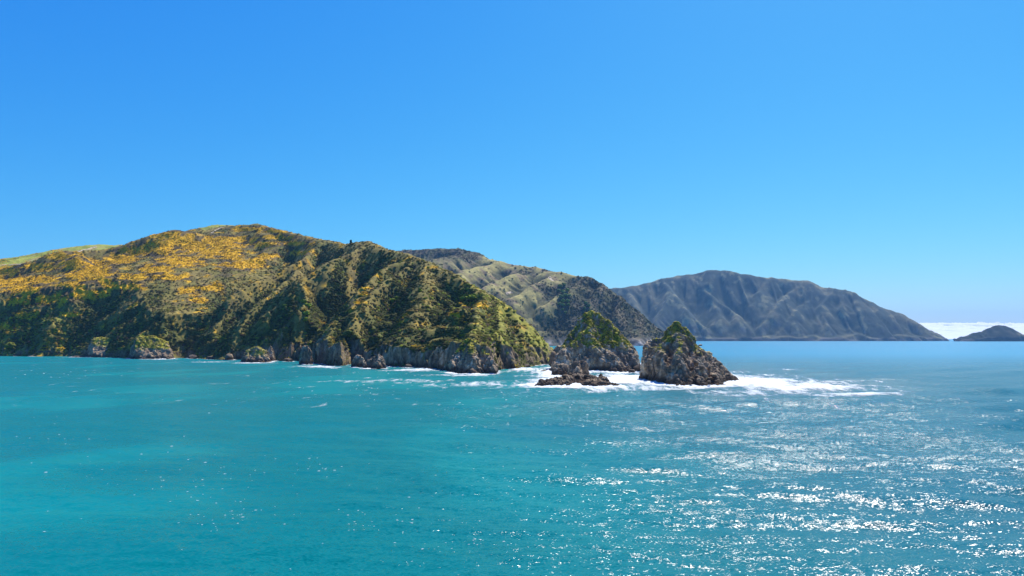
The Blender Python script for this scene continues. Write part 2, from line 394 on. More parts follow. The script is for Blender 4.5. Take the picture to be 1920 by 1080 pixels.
GORSE = [(330, 448, 34, 12), (300, 462, 30, 14), (360, 462, 28, 10), (340, 490, 36, 9), (290, 505, 26, 7), (255, 520, 40, 6), (170, 510, 38, 16), (140, 495, 26, 12), (195, 528, 14, 8), (110, 480, 26, 7), (75, 500, 34, 7), (45, 545, 30, 10), (35, 565, 18, 7), (135, 535, 22, 6), (60, 525, 40, 7), (260, 470, 36, 8), (225, 485, 26, 8),
         (420, 460, 32, 12), (405, 452, 30, 8), (430, 478, 22, 9), (395, 475, 22, 7), (470, 430, 30, 4), (520, 434, 20, 3), (555, 457, 26, 4), (455, 497, 36, 7), (480, 492, 16, 7), (390, 540, 22, 5), (370, 562, 16, 5), (410, 538, 10, 6), (445, 450, 24, 6), (500, 458, 30, 4),
         (684, 552, 8, 3), (668, 568, 7, 4), (655, 582, 5, 3), (690, 540, 14, 2), (855, 590, 14, 5), (872, 605, 10, 3), (905, 575, 10, 3), (880, 570, 16, 3), (0, 530, 60, 8), (-40, 500, 60, 30), (300, 440, 22, 5), (520, 445, 30, 4), (95, 562, 36, 9), (50, 592, 26, 7), (165, 552, 36, 7), (15, 615, 22, 7), (235, 538, 30, 6), (325, 520, 26, 5), (130, 590, 16, 5), (350, 545, 16, 4), (505, 480, 18, 4), (560, 475, 16, 3)]
def gorse_mask(x, y, z):
    px, py = toimg(x, y, z); m = np.zeros(x.shape, F32)
    for a, b, rx, ry in GORSE:
        m = np.maximum(m, np.exp(-(((px - a) / rx) ** 2 + ((py - b) / ry) ** 2) * .8))
    return m

hc_px = np.concatenate([np.arange(-330, -40, 5.0), np.arange(-40, 1052, 1.35)])
hc_D = np.interp(hc_px, CPX, CD)
off = np.concatenate([np.arange(-9, 16, .55), np.arange(16, 60, 1.3), 60 + np.cumsum(np.linspace(1.6, 4.2, 235)), np.arange(745, 1010, 8.0)])
off = np.unique(off)
Yh = hc_D[None, :] + off[:, None]; Xh = (hc_px[None, :] - 960) / FP * Yh
Xh = Xh.astype(F32); Yh = Yh.astype(F32)
Zh, Dh, HCh = head_z(Xh, Yh, True)
Vh = np.stack([Xh, Yh, Zh], -1).reshape(-1, 3)
def box(A, n, ax):
    B = np.apply_along_axis(lambda v: np.convolve(np.pad(v, n, mode='edge'), np.ones(2 * n + 1) / (2 * n + 1), 'valid'), ax, A); return B
def hollow(A, nr, nc): return (box(box(A, nr, 0), nc, 1) - A)
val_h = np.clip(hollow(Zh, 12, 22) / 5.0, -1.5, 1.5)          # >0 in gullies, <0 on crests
fh = grid_faces(*Xh.shape, keep=lambda f: Vh[f, 2].max(1) > -4)
Vh, fh, dh, hch, val = compact(Vh, fh, Dh.ravel(), HCh.ravel(), val_h.ravel())
headland = mesh('headland', Vh, fh, M_LAND)
tag(headland, 'nearest steep scrub-covered headland with yellow gorse above grey sea cliffs', kind='structure')
V, Nn = get_v(headland.data)
steep = 1 - Nn[:, 2]
# craggy relief on the bare rock
rk = sstep(.34, .52, steep + .12 * fbm(V[:, 0] / 8, V[:, 1] / 8, V[:, 2] / 16, 3)) * (1 - sstep(.85, 1.3, V[:, 2] / hch + .4 * fbm(V[:, 0] / 14, V[:, 1] / 14, 3.3, 3)))
f1, f2, cid = worley(V[:, 0] / 3.2, V[:, 1] / 3.2, V[:, 2] / 9.0)
disp = (1.5 * (1 - 2.2 * np.abs(perlin(V[:, 0] / 6.5, V[:, 1] / 6.5, V[:, 2] / 26))) + 1.1 * (cid - .5) - .9 * (1 - sstep(0, .18, f2 - f1)) + .35 * perlin(V[:, 0] / 1.4, V[:, 1] / 1.4, V[:, 2] / 2)) * rk
V = V + Nn * np.array([1, 1, .35], F32) * disp[:, None]
headland.data.vertices.foreach_set('co', V.ravel()); headland.data.update()
V, Nn = get_v(headland.data)
x, y, z = V.T; px_h, py_h = toimg(x, y, z)
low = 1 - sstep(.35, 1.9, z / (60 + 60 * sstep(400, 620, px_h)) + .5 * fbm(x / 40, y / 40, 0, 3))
pat = fbm(x / 28, y / 28, 1.5, 4); gor = gorse_mask(x, y, z)
past = sstep(0, 60, y - np.interp(px_h, [-300, 0, 90, 240, 330, 380, 440, 470, 1000], [1420, 1300, 1330, 1380, 1900, 1400, 1450, 1520, 3000]))
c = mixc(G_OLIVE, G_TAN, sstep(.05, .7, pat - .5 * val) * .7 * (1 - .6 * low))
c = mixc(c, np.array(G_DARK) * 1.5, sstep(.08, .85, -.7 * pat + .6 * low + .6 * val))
c = mixc(c, BROWN, sstep(.1, .5, fbm(x / 18, y / 18, 8.5, 3)) * .7 * (1 - low))
c = mixc(c, (.20, .21, .03), sstep(-.1, .35, fbm(x / 24, y / 24, 3.5, 3) - .4 * val) * (1 - sstep(60, 190, px_h)) * sstep(545, 600, py_h) * .8)  # yellow-green at the low left: sunlit bits put into the ground colour
c = mixc(c, (.24, .23, .03), sstep(-.1, .4, fbm(x / 20, y / 20, 4.5, 3) - .4 * val) * sstep(820, 930, px_h) * .85)
c = mixc(c, (.70, .38, .01), sstep(.15, .6, gor + .6 * fbm(x / 17, y / 17, 2.2, 4)) * .9)
c = mixc(c, BROWN, .75 * sstep(.08, .3, gor) * (1 - sstep(.3, .5, gor + .6 * fbm(x / 17, y / 17, 2.2, 4))))
c = mixc(c, mixc((.25, .27, .05), (.30, .24, .09), sstep(0, .5, fbm(x / 45, y / 45, 1.2, 3))), past)
pl = .1 + .6 * sstep(480, 680, px_h) * (1 - .5 * sstep(900, 960, px_h)); rcol = mixc(rock_colour(V, pl), (.10, .072, .045), .65 * (1 - pl))
streak = sstep(.25, .6, fbm(x / 7, y / 7, z / 40, 3) + .25 * (steep > .45)) * sstep(.36, .55, steep) * (1 - sstep(1.2, 2.6, z / hch)) * .8
c = mixc(c, rcol, np.clip(np.maximum(rk, streak), 0, 1))
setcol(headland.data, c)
rk_v = np.maximum(rk, streak)

# plant cover of the headland
def area_points(V, Fc, Nn, n, weight, seed):
    r = np.random.default_rng(seed)
    a, b, cc, d = (V[Fc[:, i]] for i in range(4))
    ar = .5 * np.linalg.norm(np.cross(cc - a, d - b), axis=1) * weight[Fc].mean(1)
    view = np.einsum('ij,ij->i', Nn[Fc[:, 0]], np.array([0, 0, H]) - a) / np.linalg.norm(a - [0, 0, H], axis=1)
    ar = ar * (view > -.12) * (np.abs(toimg(*a.T)[0] - 960) < 1200)
    f = r.choice(len(Fc), n, p=ar / ar.sum()); u, v = r.random((2, n, 1))
    p = (a[f] * (1 - u) + b[f] * u) * (1 - v) + (d[f] * (1 - u) + cc[f] * u) * v
    return p, Fc[f, 0]
bush = (1 - np.clip(rk_v * 1.25, 0, 1)) * (1 - past) * (z > .6 * hch) * (.35 + 1.1 * low * sstep(-.6, .2, fbm(x / 16, y / 16, 6.6, 3) + .5 * val) + .8 * sstep(-.05, .5, fbm(x / 22, y / 22, 7.7, 3) - .3 * pat + .6 * val)) / (.3 + y / 900) ** 1.5 * (1 - .65 * sstep(900, 985, px_h))
p, vi = area_points(V, fh, Nn, 52000, bush, 5)
r0 = np.random.default_rng(6); n0 = len(p)
rad = (.7 + 1.1 * r0.random(n0) ** 2) * (1 + .9 * low[vi] * r0.random(n0)) * (p[:, 1] / 900) ** .35
pick = r0.random(n0)
cc = mixc(c[vi], G_DARK, np.clip(r0.random(n0) ** 1.4 * (.3 + .6 * low[vi] + .4 * val[vi]), 0, .9)) * r0.uniform(.8, 1.3, (n0, 1))
cc[pick > .93] = np.array(BROWN)
bright = (pick < .10) & (low[vi] > .3); cc[bright] = mixc(G_OLIVE, G_LIME, r0.random(bright.sum()))
east_or_lit = ((px_h[vi] > 850) | ((px_h[vi] < 150) & (py_h[vi] > 590))) & (pick < .35); cc[east_or_lit] = mixc(G_OLIVE, G_LIME, r0.random(east_or_lit.sum()) * .9)  # low-left scrub also coloured lime to stand for sunlit bits
scrub = scatter('scrub', p + np.array([0, 0, .2]), rad, cc, M_LEAF, flat=.62, seed=7, nrm=Nn[vi])
tag(scrub, 'dark green and olive scrub covering the headland slopes', 'scrub', kind='stuff')
gm = sstep(.28, .6, gor + .6 * fbm(x / 17, y / 17, 2.2, 4)) * (1 - np.clip(rk_v * 1.5, 0, 1)) * (z > 8)
p, vi = area_points(V, fh, Nn, 26000, gm, 8); n0 = len(p)
cc = mixc(np.broadcast_to(YELLOW, (n0, 3)), ORANGE, r0.random(n0) ** 2); cc[r0.random(n0) < .15] = BROWN
gorse = scatter('gorse', p + np.array([0, 0, .3]), .5 + .9 * r0.random(n0) ** 2, cc, M_GORSE, seed=9, nrm=Nn[vi], soft=.72, flat=.6)
tag(gorse, 'bright yellow flowering gorse in patches on the upper slopes', 'gorse', kind='stuff')

# ------------------------------------------------------------------ middle hill, far mountain, island
def far_land(name, label, ridges, px, D, k, rib, riblen, noise, colour, coastD, warp, cliff):
    Yg, Xg = np.broadcast_arrays(D[:, None], px[None, :]); Yg = Yg.astype(F32); Xg = ((Xg - 960) / FP * Yg).astype(F32)
    wx = Xg + warp * perlin(Xg / (warp * 7), Yg / (warp * 7), .3); wy = Yg + warp * perlin(Xg / (warp * 7), Yg / (warp * 7), 5.3)
    Z = ridged(wx, wy, ridges, k, rib, riblen, riblen * .6) + noise * fbm(Xg / (noise * 11), Yg / (noise * 11), 1.7, 4)
    d = Yg - coastD(px)[None, :] + cliff * .6 * perlin(Xg / (cliff * 3), Yg / (cliff * 3), 2.2)
    fl = cliff * .3 + .4 * np.clip(d, 0, cliff * 4); Z = np.maximum(Z, np.minimum(fl, Z + cliff * .5))
    cl = np.where(d > 0, cliff * sstep(0, cliff * .5, d) + d * .9, d * .5 - 1)
    h = np.clip(.5 + .5 * (cl - Z) / (noise * 1.5), 0, 1); Z = cl * (1 - h) + Z * h - noise * 1.5 * h * (1 - h)
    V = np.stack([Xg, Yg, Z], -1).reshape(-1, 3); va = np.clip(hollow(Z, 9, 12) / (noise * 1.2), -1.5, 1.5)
    f = grid_faces(*Xg.shape, keep=lambda f: V[f, 2].max(1) > -6); V, f, va = compact(V, f, va.ravel())
    o = mesh(name, V, f, M_HILL); tag(o, label, kind='structure')
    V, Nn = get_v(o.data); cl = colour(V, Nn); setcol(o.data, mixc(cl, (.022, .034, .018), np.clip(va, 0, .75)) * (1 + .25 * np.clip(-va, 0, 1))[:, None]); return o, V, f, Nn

MR = [rl([(560, 490, 3300), (660, 478, 3300), (735, 471, 3250), (780, 468, 3250), (830, 466, 3250), (870, 468, 3200), (892, 474, 3120), (908, 484, 3050), (940, 492, 2980), (1000, 503, 2880), (1050, 514, 2780)], .75, 25), rl([(1050, 514, 2780), (1100, 521, 2720), (1130, 532, 2670), (1160, 557, 2620), (1190, 592, 2570), (1210, 620, 2530), (1226, 641, 2500)], 1.5, 20),
      rl([(892, 474, 3120), (850, 480, 2950), (800, 490, 2800), (760, 505, 2650)], .8, 15),
      rl([(940, 492, 2980), (900, 500, 2850), (860, 512, 2700), (820, 530, 2560)], .8, 15),
      rl([(1000, 503, 2880), (960, 515, 2740), (920, 532, 2600), (890, 555, 2480)], .8, 15),
      rl([(1050, 514, 2780), (1000, 535, 2620), (960, 560, 2500), (930, 590, 2400)], .8, 15),
      rl([(1100, 521, 2720), (1060, 545, 2590), (1015, 575, 2480), (990, 610, 2390)], .85, 15),
      rl([(1130, 532, 2660), (1100, 570, 2520), (1075, 610, 2420), (1060, 635, 2360)], .9, 12),
      rl([(1160, 557, 2600), (1155, 595, 2450), (1150, 630, 2350)], .9, 12),
      rl([(1190, 592, 2520), (1192, 620, 2420), (1190, 640, 2340)], .95, 10)]
def mid_col(V, Nn):
    x, y, z = V.T; px, py = toimg(x, y, z); a = fbm(x / 110, y / 110, .5, 4); b = fbm(x / 30, y / 30, 3.5, 3)
    grass = mixc((.24, .205, .07), (.17, .125, .065), sstep(-.1, .45, a + .6 * b))
    bush = mixc((.06, .062, .026), (.10, .08, .045), sstep(-.3, .3, b))
    right = sstep(1000, 1075, px + 60 * a + (py - 560) * .5); top = (1 - sstep(0, 30, py - np.interp(px, [700, 890, 910], [474, 478, 470]))) * (px < 905)
    c = mixc(grass, bush, np.clip(right + top + sstep(.15, .5, a), 0, 1))
    rk = np.maximum(sstep(.42, .6, 1 - Nn[:, 2]) * (1 - sstep(30, 75, z + 25 * b)), 1 - sstep(16, 34, z + 12 * b)); c = mixc(c, mixc((.07, .065, .06), (.24, .22, .20), sstep(-.1, .6, b)), rk)
    return c
mpx = np.arange(600, 1285, 1.7)
mD = np.concatenate([np.arange(2150, 2420, 3.5), np.arange(2420, 3300, 6.0), np.arange(3300, 3700, 40)])
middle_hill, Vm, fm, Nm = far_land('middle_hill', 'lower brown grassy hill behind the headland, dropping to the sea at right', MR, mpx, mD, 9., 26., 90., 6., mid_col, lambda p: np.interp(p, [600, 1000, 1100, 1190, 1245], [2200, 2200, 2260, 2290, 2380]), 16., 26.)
FR = [rl([(1040, 556, 7300), (1100, 548, 7300), (1140, 541, 7300), (1170, 541, 7300), (1200, 533, 7350), (1240, 524, 7350), (1290, 515, 7350), (1320, 508, 7350), (1350, 508, 7350), (1400, 514, 7300), (1450, 521, 7250), (1510, 528, 7200), (1525, 534, 7200), (1545, 541, 7150), (1580, 544, 7100), (1600, 549, 7050), (1640, 567, 6950), (1680, 586, 6850), (1700, 598, 6780), (1720, 611, 6700), (1745, 627, 6620), (1766, 639, 6560)], .9, 35),
      rl([(1170, 541, 7300), (1185, 575, 6900), (1215, 610, 6650), (1230, 636, 6480)], 1.1, 18),
      rl([(1240, 524, 7350), (1255, 545, 7050), (1290, 580, 6750), (1320, 612, 6600), (1335, 634, 6500)], 1.1, 18),
      rl([(1290, 515, 7350), (1330, 550, 6980), (1375, 588, 6700), (1400, 615, 6580), (1412, 634, 6500)], 1.1, 18),
      rl([(1255, 560, 6900), (1235, 600, 6650), (1215, 632, 6500)], 1.1, 15),
      rl([(1335, 552, 6950), (1345, 590, 6680), (1350, 630, 6500)], 1.15, 15),
      rl([(1450, 521, 7250), (1420, 550, 7000), (1405, 572, 6850)], 1.0, 18),
      rl([(1510, 528, 7200), (1470, 555, 6950), (1440, 585, 6750), (1425, 612, 6600), (1424, 634, 6500)], 1.1, 18),
      rl([(1545, 541, 7150), (1515, 565, 6900), (1475, 595, 6700), (1450, 632, 6500)], 1.1, 18),
      rl([(1560, 543, 7100), (1540, 575, 6800), (1545, 610, 6600), (1540, 636, 6480)], 1.15, 15),
      rl([(1580, 544, 7100), (1575, 580, 6800), (1590, 615, 6600), (1592, 636, 6480)], 1.15, 15),
      rl([(1600, 549, 7050), (1625, 585, 6800), (1650, 612, 6620), (1668, 635, 6480)], 1.15, 15),
      rl([(1640, 567, 6950), (1680, 605, 6700), (1705, 634, 6530)], 1.15, 15)]
def far_col(V, Nn):
    x, y, z = V.T; a = fbm(x / 300, y / 300, .5, 4); b = fbm(x / 80, y / 80, 3.5, 3)
    c = mixc((.022, .034, .024), (.085, .078, .04), sstep(-.3, .5, a + .5 * b)); c = mixc(c, (.21, .19, .09), sstep(.25, .6, b - .3 * a) * .6)
    rk = np.maximum(sstep(.3, .45, 1 - Nn[:, 2]) * (1 - sstep(120, 260, z + 120 * b)), 1 - sstep(10, 40, z + 20 * b)); return mixc(c, mixc((.07, .06, .06), (.22, .19, .17), sstep(-.2, .5, b)), rk * .8)
fpx = np.arange(1060, 1785, 1.7)
fD = np.concatenate([np.arange(6380, 6650, 9), np.arange(6650, 7500, 15), np.arange(7500, 8600, 90)])
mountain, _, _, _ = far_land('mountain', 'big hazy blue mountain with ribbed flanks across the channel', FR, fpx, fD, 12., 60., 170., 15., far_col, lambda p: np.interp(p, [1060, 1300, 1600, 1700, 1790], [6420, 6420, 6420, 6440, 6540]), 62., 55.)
IR = [rl([(1799, 636, 5900), (1806, 632, 5900), (1815, 629, 5910), (1824, 624, 5920), (1842, 622, 5930), (1852, 615, 5940), (1862, 612, 5950), (1868, 608.5, 5950), (1876, 607.5, 5950), (1884, 609, 5950), (1896, 615, 5950), (1906, 625, 5950), (1913, 630, 5950), (1920, 627, 5960), (1935, 622, 5980), (1980, 625, 5980), (2010, 637, 5980)], .9, 14),
      rl([(1868, 608.5, 5950), (1858, 622, 5890), (1846, 637, 5840)], .9, 10), rl([(1880, 608, 5950), (1885, 622, 5890), (1878, 637, 5840)], .9, 10)]
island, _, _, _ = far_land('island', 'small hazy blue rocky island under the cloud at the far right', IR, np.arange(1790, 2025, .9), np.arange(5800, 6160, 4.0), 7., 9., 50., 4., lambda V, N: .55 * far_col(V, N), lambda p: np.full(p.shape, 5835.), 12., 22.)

# scrub and trees on the middle hill
x, y, z = Vm.T; px_m, py_m = toimg(x, y, z); a = fbm(x / 110, y / 110, .5, 4); b = fbm(x / 30, y / 30, 3.5, 3)
wgt = (sstep(1000, 1075, px_m + 60 * a + (py_m - 560) * .5) + .8 * (py_m < np.interp(px_m, [700, 890, 910], [482, 486, 470])) * (px_m < 905) + .12 + sstep(.2, .5, a)) * (z > 30)
p, vi = area_points(Vm, fm, Nm, 9000, wgt, 15); n0 = len(p)
o = scatter('hill_scrub', p, 2.0 + 2.6 * r0.random(n0) ** 2, mixc(mid_col(Vm, Nm)[vi], (.05, .058, .02), .5 * r0.random(n0)), M_LEAF, flat=.7, seed=16, nrm=Nm[vi])
tag(o, 'low dark scrub on the brown hill behind the headland', 'scrub', kind='stuff')

# ------------------------------------------------------------------ sea stacks and rocks
FEET = []                                   # where rock meets water: (x, y, radius or polygon) for the surf
def remeshed(V, Fc, voxel):
    o = mesh('rough', V, Fc, M_ROCK)
    m = o.modifiers.new('r', 'REMESH'); m.mode = 'VOXEL'; m.voxel_size = voxel
    dg = bpy.context.evaluated_depsgraph_get(); me = bpy.data.meshes.new_from_object(o.evaluated_get(dg))
    old = o.data; bpy.data.objects.remove(o); bpy.data.meshes.remove(old); return me

def rock_relief(V, Nn, amp, size, seed=0.0):
    x, y, z = V.T
    f1, f2, cid = worley(x / size + seed, y / size, z / (size * 3.2), 3)
    g1, g2, gid = worley(x / (size * .4), y / (size * .4) + seed, z / (size * .5), 9)
    d = amp * (1.0 * (cid - .5) - .55 * (1 - sstep(0, .2, f2 - f1)) + .22 * (gid - .5) - .16 * (1 - sstep(0, .16, g2 - g1))
               + 1.2 * (1 - 2.2 * np.abs(perlin(x / (size * 1.6), y / (size * 1.6), z / (size * 9) + seed))) + .12 * perlin(x / .9, y / .9, z / .9))
    h1, h2, hid = worley(x / (size * 2.3) + 3.1 + seed, y / (size * 2.3), z / (size * 3.2), 5)
    bed = (z * .82 + x * .45 + y * .2 + .8 * perlin(x / 7, y / 7, z / 7)) / (size * .62); fr = bed - np.floor(bed)
    return d + amp * (1.5 * (hid - .5) - .8 * (1 - sstep(0, .12, h2 - h1)) + .45 * (fr - .5) * (fr < .93))

def crag(name, foot, ridges, slope=1.3, r=1.5, cliff=9.0, wd=2.0, res=.5, amp=1.0, size=3.2, rib=1.5, turf=.5, turf_z=7.0, green=1.0, pale=1.0, seed=0.0, zmax=99, turf_n=1500, turf_r=.5):
    fp = np.array([((a - 960) / FP * D, D) for a, D in foot], F32)
    x0, y0 = fp.min(0) - 4; x1, y1 = fp.max(0) + 4
    X, Y = np.meshgrid(np.arange(x0, x1, res, dtype=F32), np.arange(y0, y1, res, dtype=F32))
    wx = X + 1.4 * perlin(X / 7, Y / 7, seed) + .5 * perlin(X / 2.5, Y / 2.5, seed); wy = Y + 1.4 * perlin(X / 7, Y / 7, seed + 5) + .5 * perlin(X / 2.5, Y / 2.5, seed + 3)
    Z = ridged(wx, wy, [(pts(p[0] if isinstance(p[0], list) else p), p[1] if isinstance(p[0], list) else slope, r) for p in ridges], 1.2, rib, 9.0, 5.0)
    Z = Z + .7 * fbm(X / 6, Y / 6, seed, 4)
    loop = np.vstack([fp, fp[:1]]).tolist()
    d = line_dist(wx, wy, loop); d = np.where(inside(wx, wy, fp), d, -d)
    d = d + .9 * (1 - 2.4 * np.abs(perlin(X / 5, Y / 5, seed + 1.9)))
    cl = np.where(d > 0, cliff * sstep(0, wd, d) + np.maximum(d - wd * .8, 0) * 2.6, d * 2.2 - .4)
    Z = np.minimum(Z, cl); Z = np.clip(Z, -5.0, zmax)
    nr, nc = Z.shape
    top = np.stack([X, Y, Z], -1).reshape(-1, 3); bot = top.copy(); bot[:, 2] = -6.5
    ft = grid_faces(nr, nc); fb = grid_faces(nr, nc)[:, ::-1] + nr * nc
    i = np.arange(nr * nc).reshape(nr, nc); ring = np.concatenate([i[0, :-1], i[:-1, -1], i[-1, :0:-1], i[:0:-1, 0]])
    nx = np.roll(ring, -1); fs = np.stack([nx, ring, ring + nr * nc, nx + nr * nc], 1)
    me = remeshed(np.vstack([top, bot]), np.vstack([ft, fb, fs]), res * .95)
    V, Nn = get_v(me)
    up = Nn[:, 2].copy()
    V = V + Nn * (rock_relief(V, Nn, amp, size, seed) * (1 - .6 * sstep(.55, .85, up) * (V[:, 2] > turf_z)))[:, None]
    me.vertices.foreach_set('co', V.ravel()); me.update(); V, Nn = get_v(me)
    q = np.empty(len(me.polygons) * 4, np.int32)
    if len(me.loops) == len(q):
        me.loops.foreach_get('vertex_index', q); q = q.reshape(-1, 4)
        keep = V[q, 2].max(1) > -2.5; V, q, Nn, up = compact(V, q, Nn, up)if keep.all() else compact(V, q[keep], Nn, up)
    me2 = mesh(name, V, q, M_ROCK)
    c = rock_colour(V, pale)
    g = sstep(turf - .12, turf + .18, up + .22 * fbm(V[:, 0] / 5, V[:, 1] / 5, V[:, 2] / 5 + seed, 3)) * sstep(turf_z - 2, turf_z + 3, V[:, 2] + 2 * fbm(V[:, 0] / 6, V[:, 1] / 6, seed)) * green
    c = mixc(c, mixc(G_OLIVE, (.40, .36, .03), sstep(-.3, .3, fbm(V[:, 0] / 4, V[:, 1] / 4, seed + 2, 3))), g)
    setcol(me2.data, c)
    FEET.append((fp, None))
    if green > .3 and turf_n:
        w = g[q].mean(1) * np.linalg.norm(np.cross(V[q[:, 2]] - V[q[:, 0]], V[q[:, 3]] - V[q[:, 1]]), axis=1)
        if w.sum() > 0:
            rr = np.random.default_rng(int(seed * 10) + 1); f = rr.choice(len(q), turf_n, p=w / w.sum())
            p = V[q[f]].mean(1) + rr.normal(0, .15, (turf_n, 3))
            t = scatter('tussock_turf', p, turf_r * (.6 + .9 * rr.random(turf_n)), mixc(mixc(np.broadcast_to(G_OLIVE, (turf_n, 3)), (.50, .45, .035), rr.random(turf_n)), G_DARK, (rr.random(turf_n) < .1) * .8), M_LEAF, parent=me2, seed=int(seed * 10) + 2, flat=.6, nrm=Nn[q[f, 0]])
            t['kind'] = 'stuff'
    return me2

o = crag('sea_stack', [(1032, 500), (1040, 492), (1062, 497), (1085, 505), (1100, 512), (1122, 518), (1150, 512), (1168, 504), (1186, 502), (1197, 508), (1201, 520), (1196, 545), (1170, 575), (1120, 595), (1070, 585), (1040, 545), (1031, 520)],
         [([(1033, 690, 525), (1046, 664, 535), (1060, 640, 545), (1072, 626, 550), (1081, 612, 553), (1092, 589, 556), (1096, 584, 556), (1108, 584, 556), (1121, 588, 555)], 2.0), ([(1121, 588, 555), (1136, 599, 552), (1150, 613, 549), (1164, 632, 545), (1176, 648, 540), (1184, 655, 536), (1192, 674, 530), (1198, 688, 526)], 1.25),
          ([(1104, 592, 553), (1106, 606, 543), (1101, 617, 536), (1088, 629, 532), (1070, 643, 526), (1054, 656, 520), (1046, 676, 514)], 1.9), ([(1101, 617, 536), (1112, 634, 531), (1124, 648, 528), (1138, 657, 526), (1150, 662, 524)], 1.15)],
         cliff=17, wd=2.0, res=.5, amp=.8, size=3.2, rib=1.6, turf=.50, turf_z=18, pale=1.15, seed=.7, turf_n=3000, turf_r=.55)
tag(o, 'grass-capped sharp pointed sea stack standing beside the end of the headland', 'sea stack')
o = crag('sea_stack', [(1205, 430), (1203, 416), (1216, 404), (1232, 388), (1243, 372), (1266, 362), (1290, 355), (1320, 360), (1350, 364), (1362, 384), (1383, 410), (1366, 420), (1330, 430), (1290, 440), (1240, 440)],
         [([(1207, 660, 424), (1214, 655, 418), (1228, 651, 410), (1238, 649, 405), (1250, 637, 402), (1259, 630, 400), (1272, 624, 400), (1284, 630, 400), (1292, 636, 401), (1300, 643, 402), (1309, 652, 402)], 2.2), ([(1309, 652, 402), (1322, 658, 402), (1327, 672, 402), (1336, 684, 402), (1349, 692, 403), (1361, 700, 405), (1372, 706, 407), (1382, 712, 409)], 1.1),
          ([(1238, 650, 405), (1240, 654, 392), (1243, 662, 384), (1245, 680, 378)], 2.4), ([(1272, 625, 400), (1275, 652, 386), (1272, 664, 376), (1278, 690, 366)], 2.2), ([(1302, 645, 402), (1308, 665, 388), (1308, 690, 374), (1312, 712, 364)], 1.5), ([(1328, 672, 402), (1335, 695, 384), (1342, 715, 368)], 1.3)],
         cliff=20, wd=1.8, res=.42, amp=1.0, size=2.8, rib=1.2, turf=.62, turf_z=17, green=.75, pale=.8, seed=2.3, turf_n=450, turf_r=.4)
tag(o, 'bare grey blocky sea stack with a flat left shoulder, nearest the open water', 'sea stack')
o = crag('sea_stack', [(1206, 640), (1202, 620), (1225, 612), (1260, 610), (1290, 615), (1306, 628), (1306, 660), (1270, 690), (1225, 680)],
         [([(1203, 652, 640), (1210, 644, 645), (1220, 638, 650), (1234, 634, 650), (1247, 633, 650), (1254, 620, 650), (1260, 610, 650), (1268, 602, 650), (1276, 606, 650), (1286, 616, 650), (1294, 628, 648), (1302, 636, 645), (1305, 652, 640)], 1.7)],
         cliff=22, wd=2.5, res=.8, amp=1.2, size=4, rib=1.5, turf=.42, turf_z=24, seed=4.1, turf_n=900, turf_r=.7)
tag(o, 'pointed green-topped sea stack half hidden behind the bare grey stack', 'sea stack')
o = crag('rock_buttress', [(842, 492), (855, 484), (880, 476), (905, 472), (922, 472), (932, 480), (930, 500), (912, 530), (880, 540), (855, 530), (843, 508)],
         [([(848, 672, 505), (858, 656, 512), (868, 642, 516), (880, 636, 518), (890, 640, 512), (902, 651, 504), (912, 662, 498), (922, 676, 490), (928, 690, 484)], 1.8), ([(882, 637, 518), (884, 650, 500), (888, 668, 488), (890, 690, 480)], 2.0)],
         cliff=13, wd=2.0, res=.5, amp=1.0, size=3, rib=1.2, turf=.5, turf_z=14, seed=5.9, turf_n=800, turf_r=.5)
tag(o, 'steep dark rock buttress with yellow-green crest jutting from the headland foot', 'rock buttress')
o = crag('rounded_rock', [(160, 915), (175, 900), (205, 896), (228, 905), (240, 930), (225, 960), (190, 970), (165, 950)],
         [([(162, 652, 925), (172, 638, 930), (186, 633, 932), (205, 633, 932), (222, 636, 930), (238, 645, 925)], .9), ], cliff=15, wd=6, res=.95, amp=1.2, size=5, turf=.62, turf_z=14, pale=.1, seed=7.3, r=8, turf_n=500, turf_r=.8, zmax=27)
tag(o, 'rounded tan-topped rock knob at the headland foot, left of the greener knob', 'rock knob')
o = crag('rounded_rock', [(240, 850), (250, 828), (280, 820), (308, 822), (325, 838), (322, 870), (290, 890), (252, 880)],
         [([(240, 650, 850), (252, 640, 855), (268, 630, 858), (283, 629, 860), (300, 635, 858), (318, 646, 852), (326, 655, 848)], .9), ], cliff=14, wd=5, res=.9, amp=1.2, size=5, turf=.55, turf_z=12, pale=.1, seed=8.9, r=7, turf_n=900, turf_r=.8, zmax=30)
tag(o, 'dark rock knob with bright green right shoulder at the headland foot', 'rock knob')
o = crag('islet_rock', [(452, 716), (462, 709), (480, 706), (497, 708), (507, 714), (505, 732), (485, 745), (460, 735)],
         [([(454, 668, 722), (462, 659, 724), (473, 652, 726), (482, 650, 726), (492, 655, 724), (506, 664, 722)], 1.0), ], cliff=8, wd=3, res=.6, amp=.9, size=3.2, turf=.6, turf_z=7, green=.7, pale=.1, seed=9.7, r=4, turf_n=300, turf_r=.5, zmax=20)
tag(o, 'low rounded tan-topped rock in the water below the dark middle gully', 'rock')
o = crag('islet_rock', [(500, 760), (502, 740), (512, 738), (516, 750), (512, 770)], [([(501, 655, 750), (506, 644, 752), (511, 641, 752), (514, 655, 750)], 2.2)], cliff=10, wd=2, res=.6, amp=.8, size=3, green=.1, seed=10.3, turf_n=0)
tag(o, 'narrow grey rock tooth just behind the tan-topped rock', 'rock')
o = crag('rock_pillar', [(562, 655), (564, 650), (574, 646), (584, 650), (585, 658), (576, 664), (566, 662)],
         [([(568, 652, 655), (572, 648, 655), (578, 648, 655), (582, 654, 655)], 4.0), ([(562, 676, 655), (566, 662, 655), (568, 653, 655)], 2.5)], cliff=17, wd=1.6, res=.42, amp=.6, size=2.2, rib=.3, green=.05, seed=11.9, turf_n=0)
tag(o, 'lone upright grey rock pillar standing in surf before the headland', 'rock pillar')
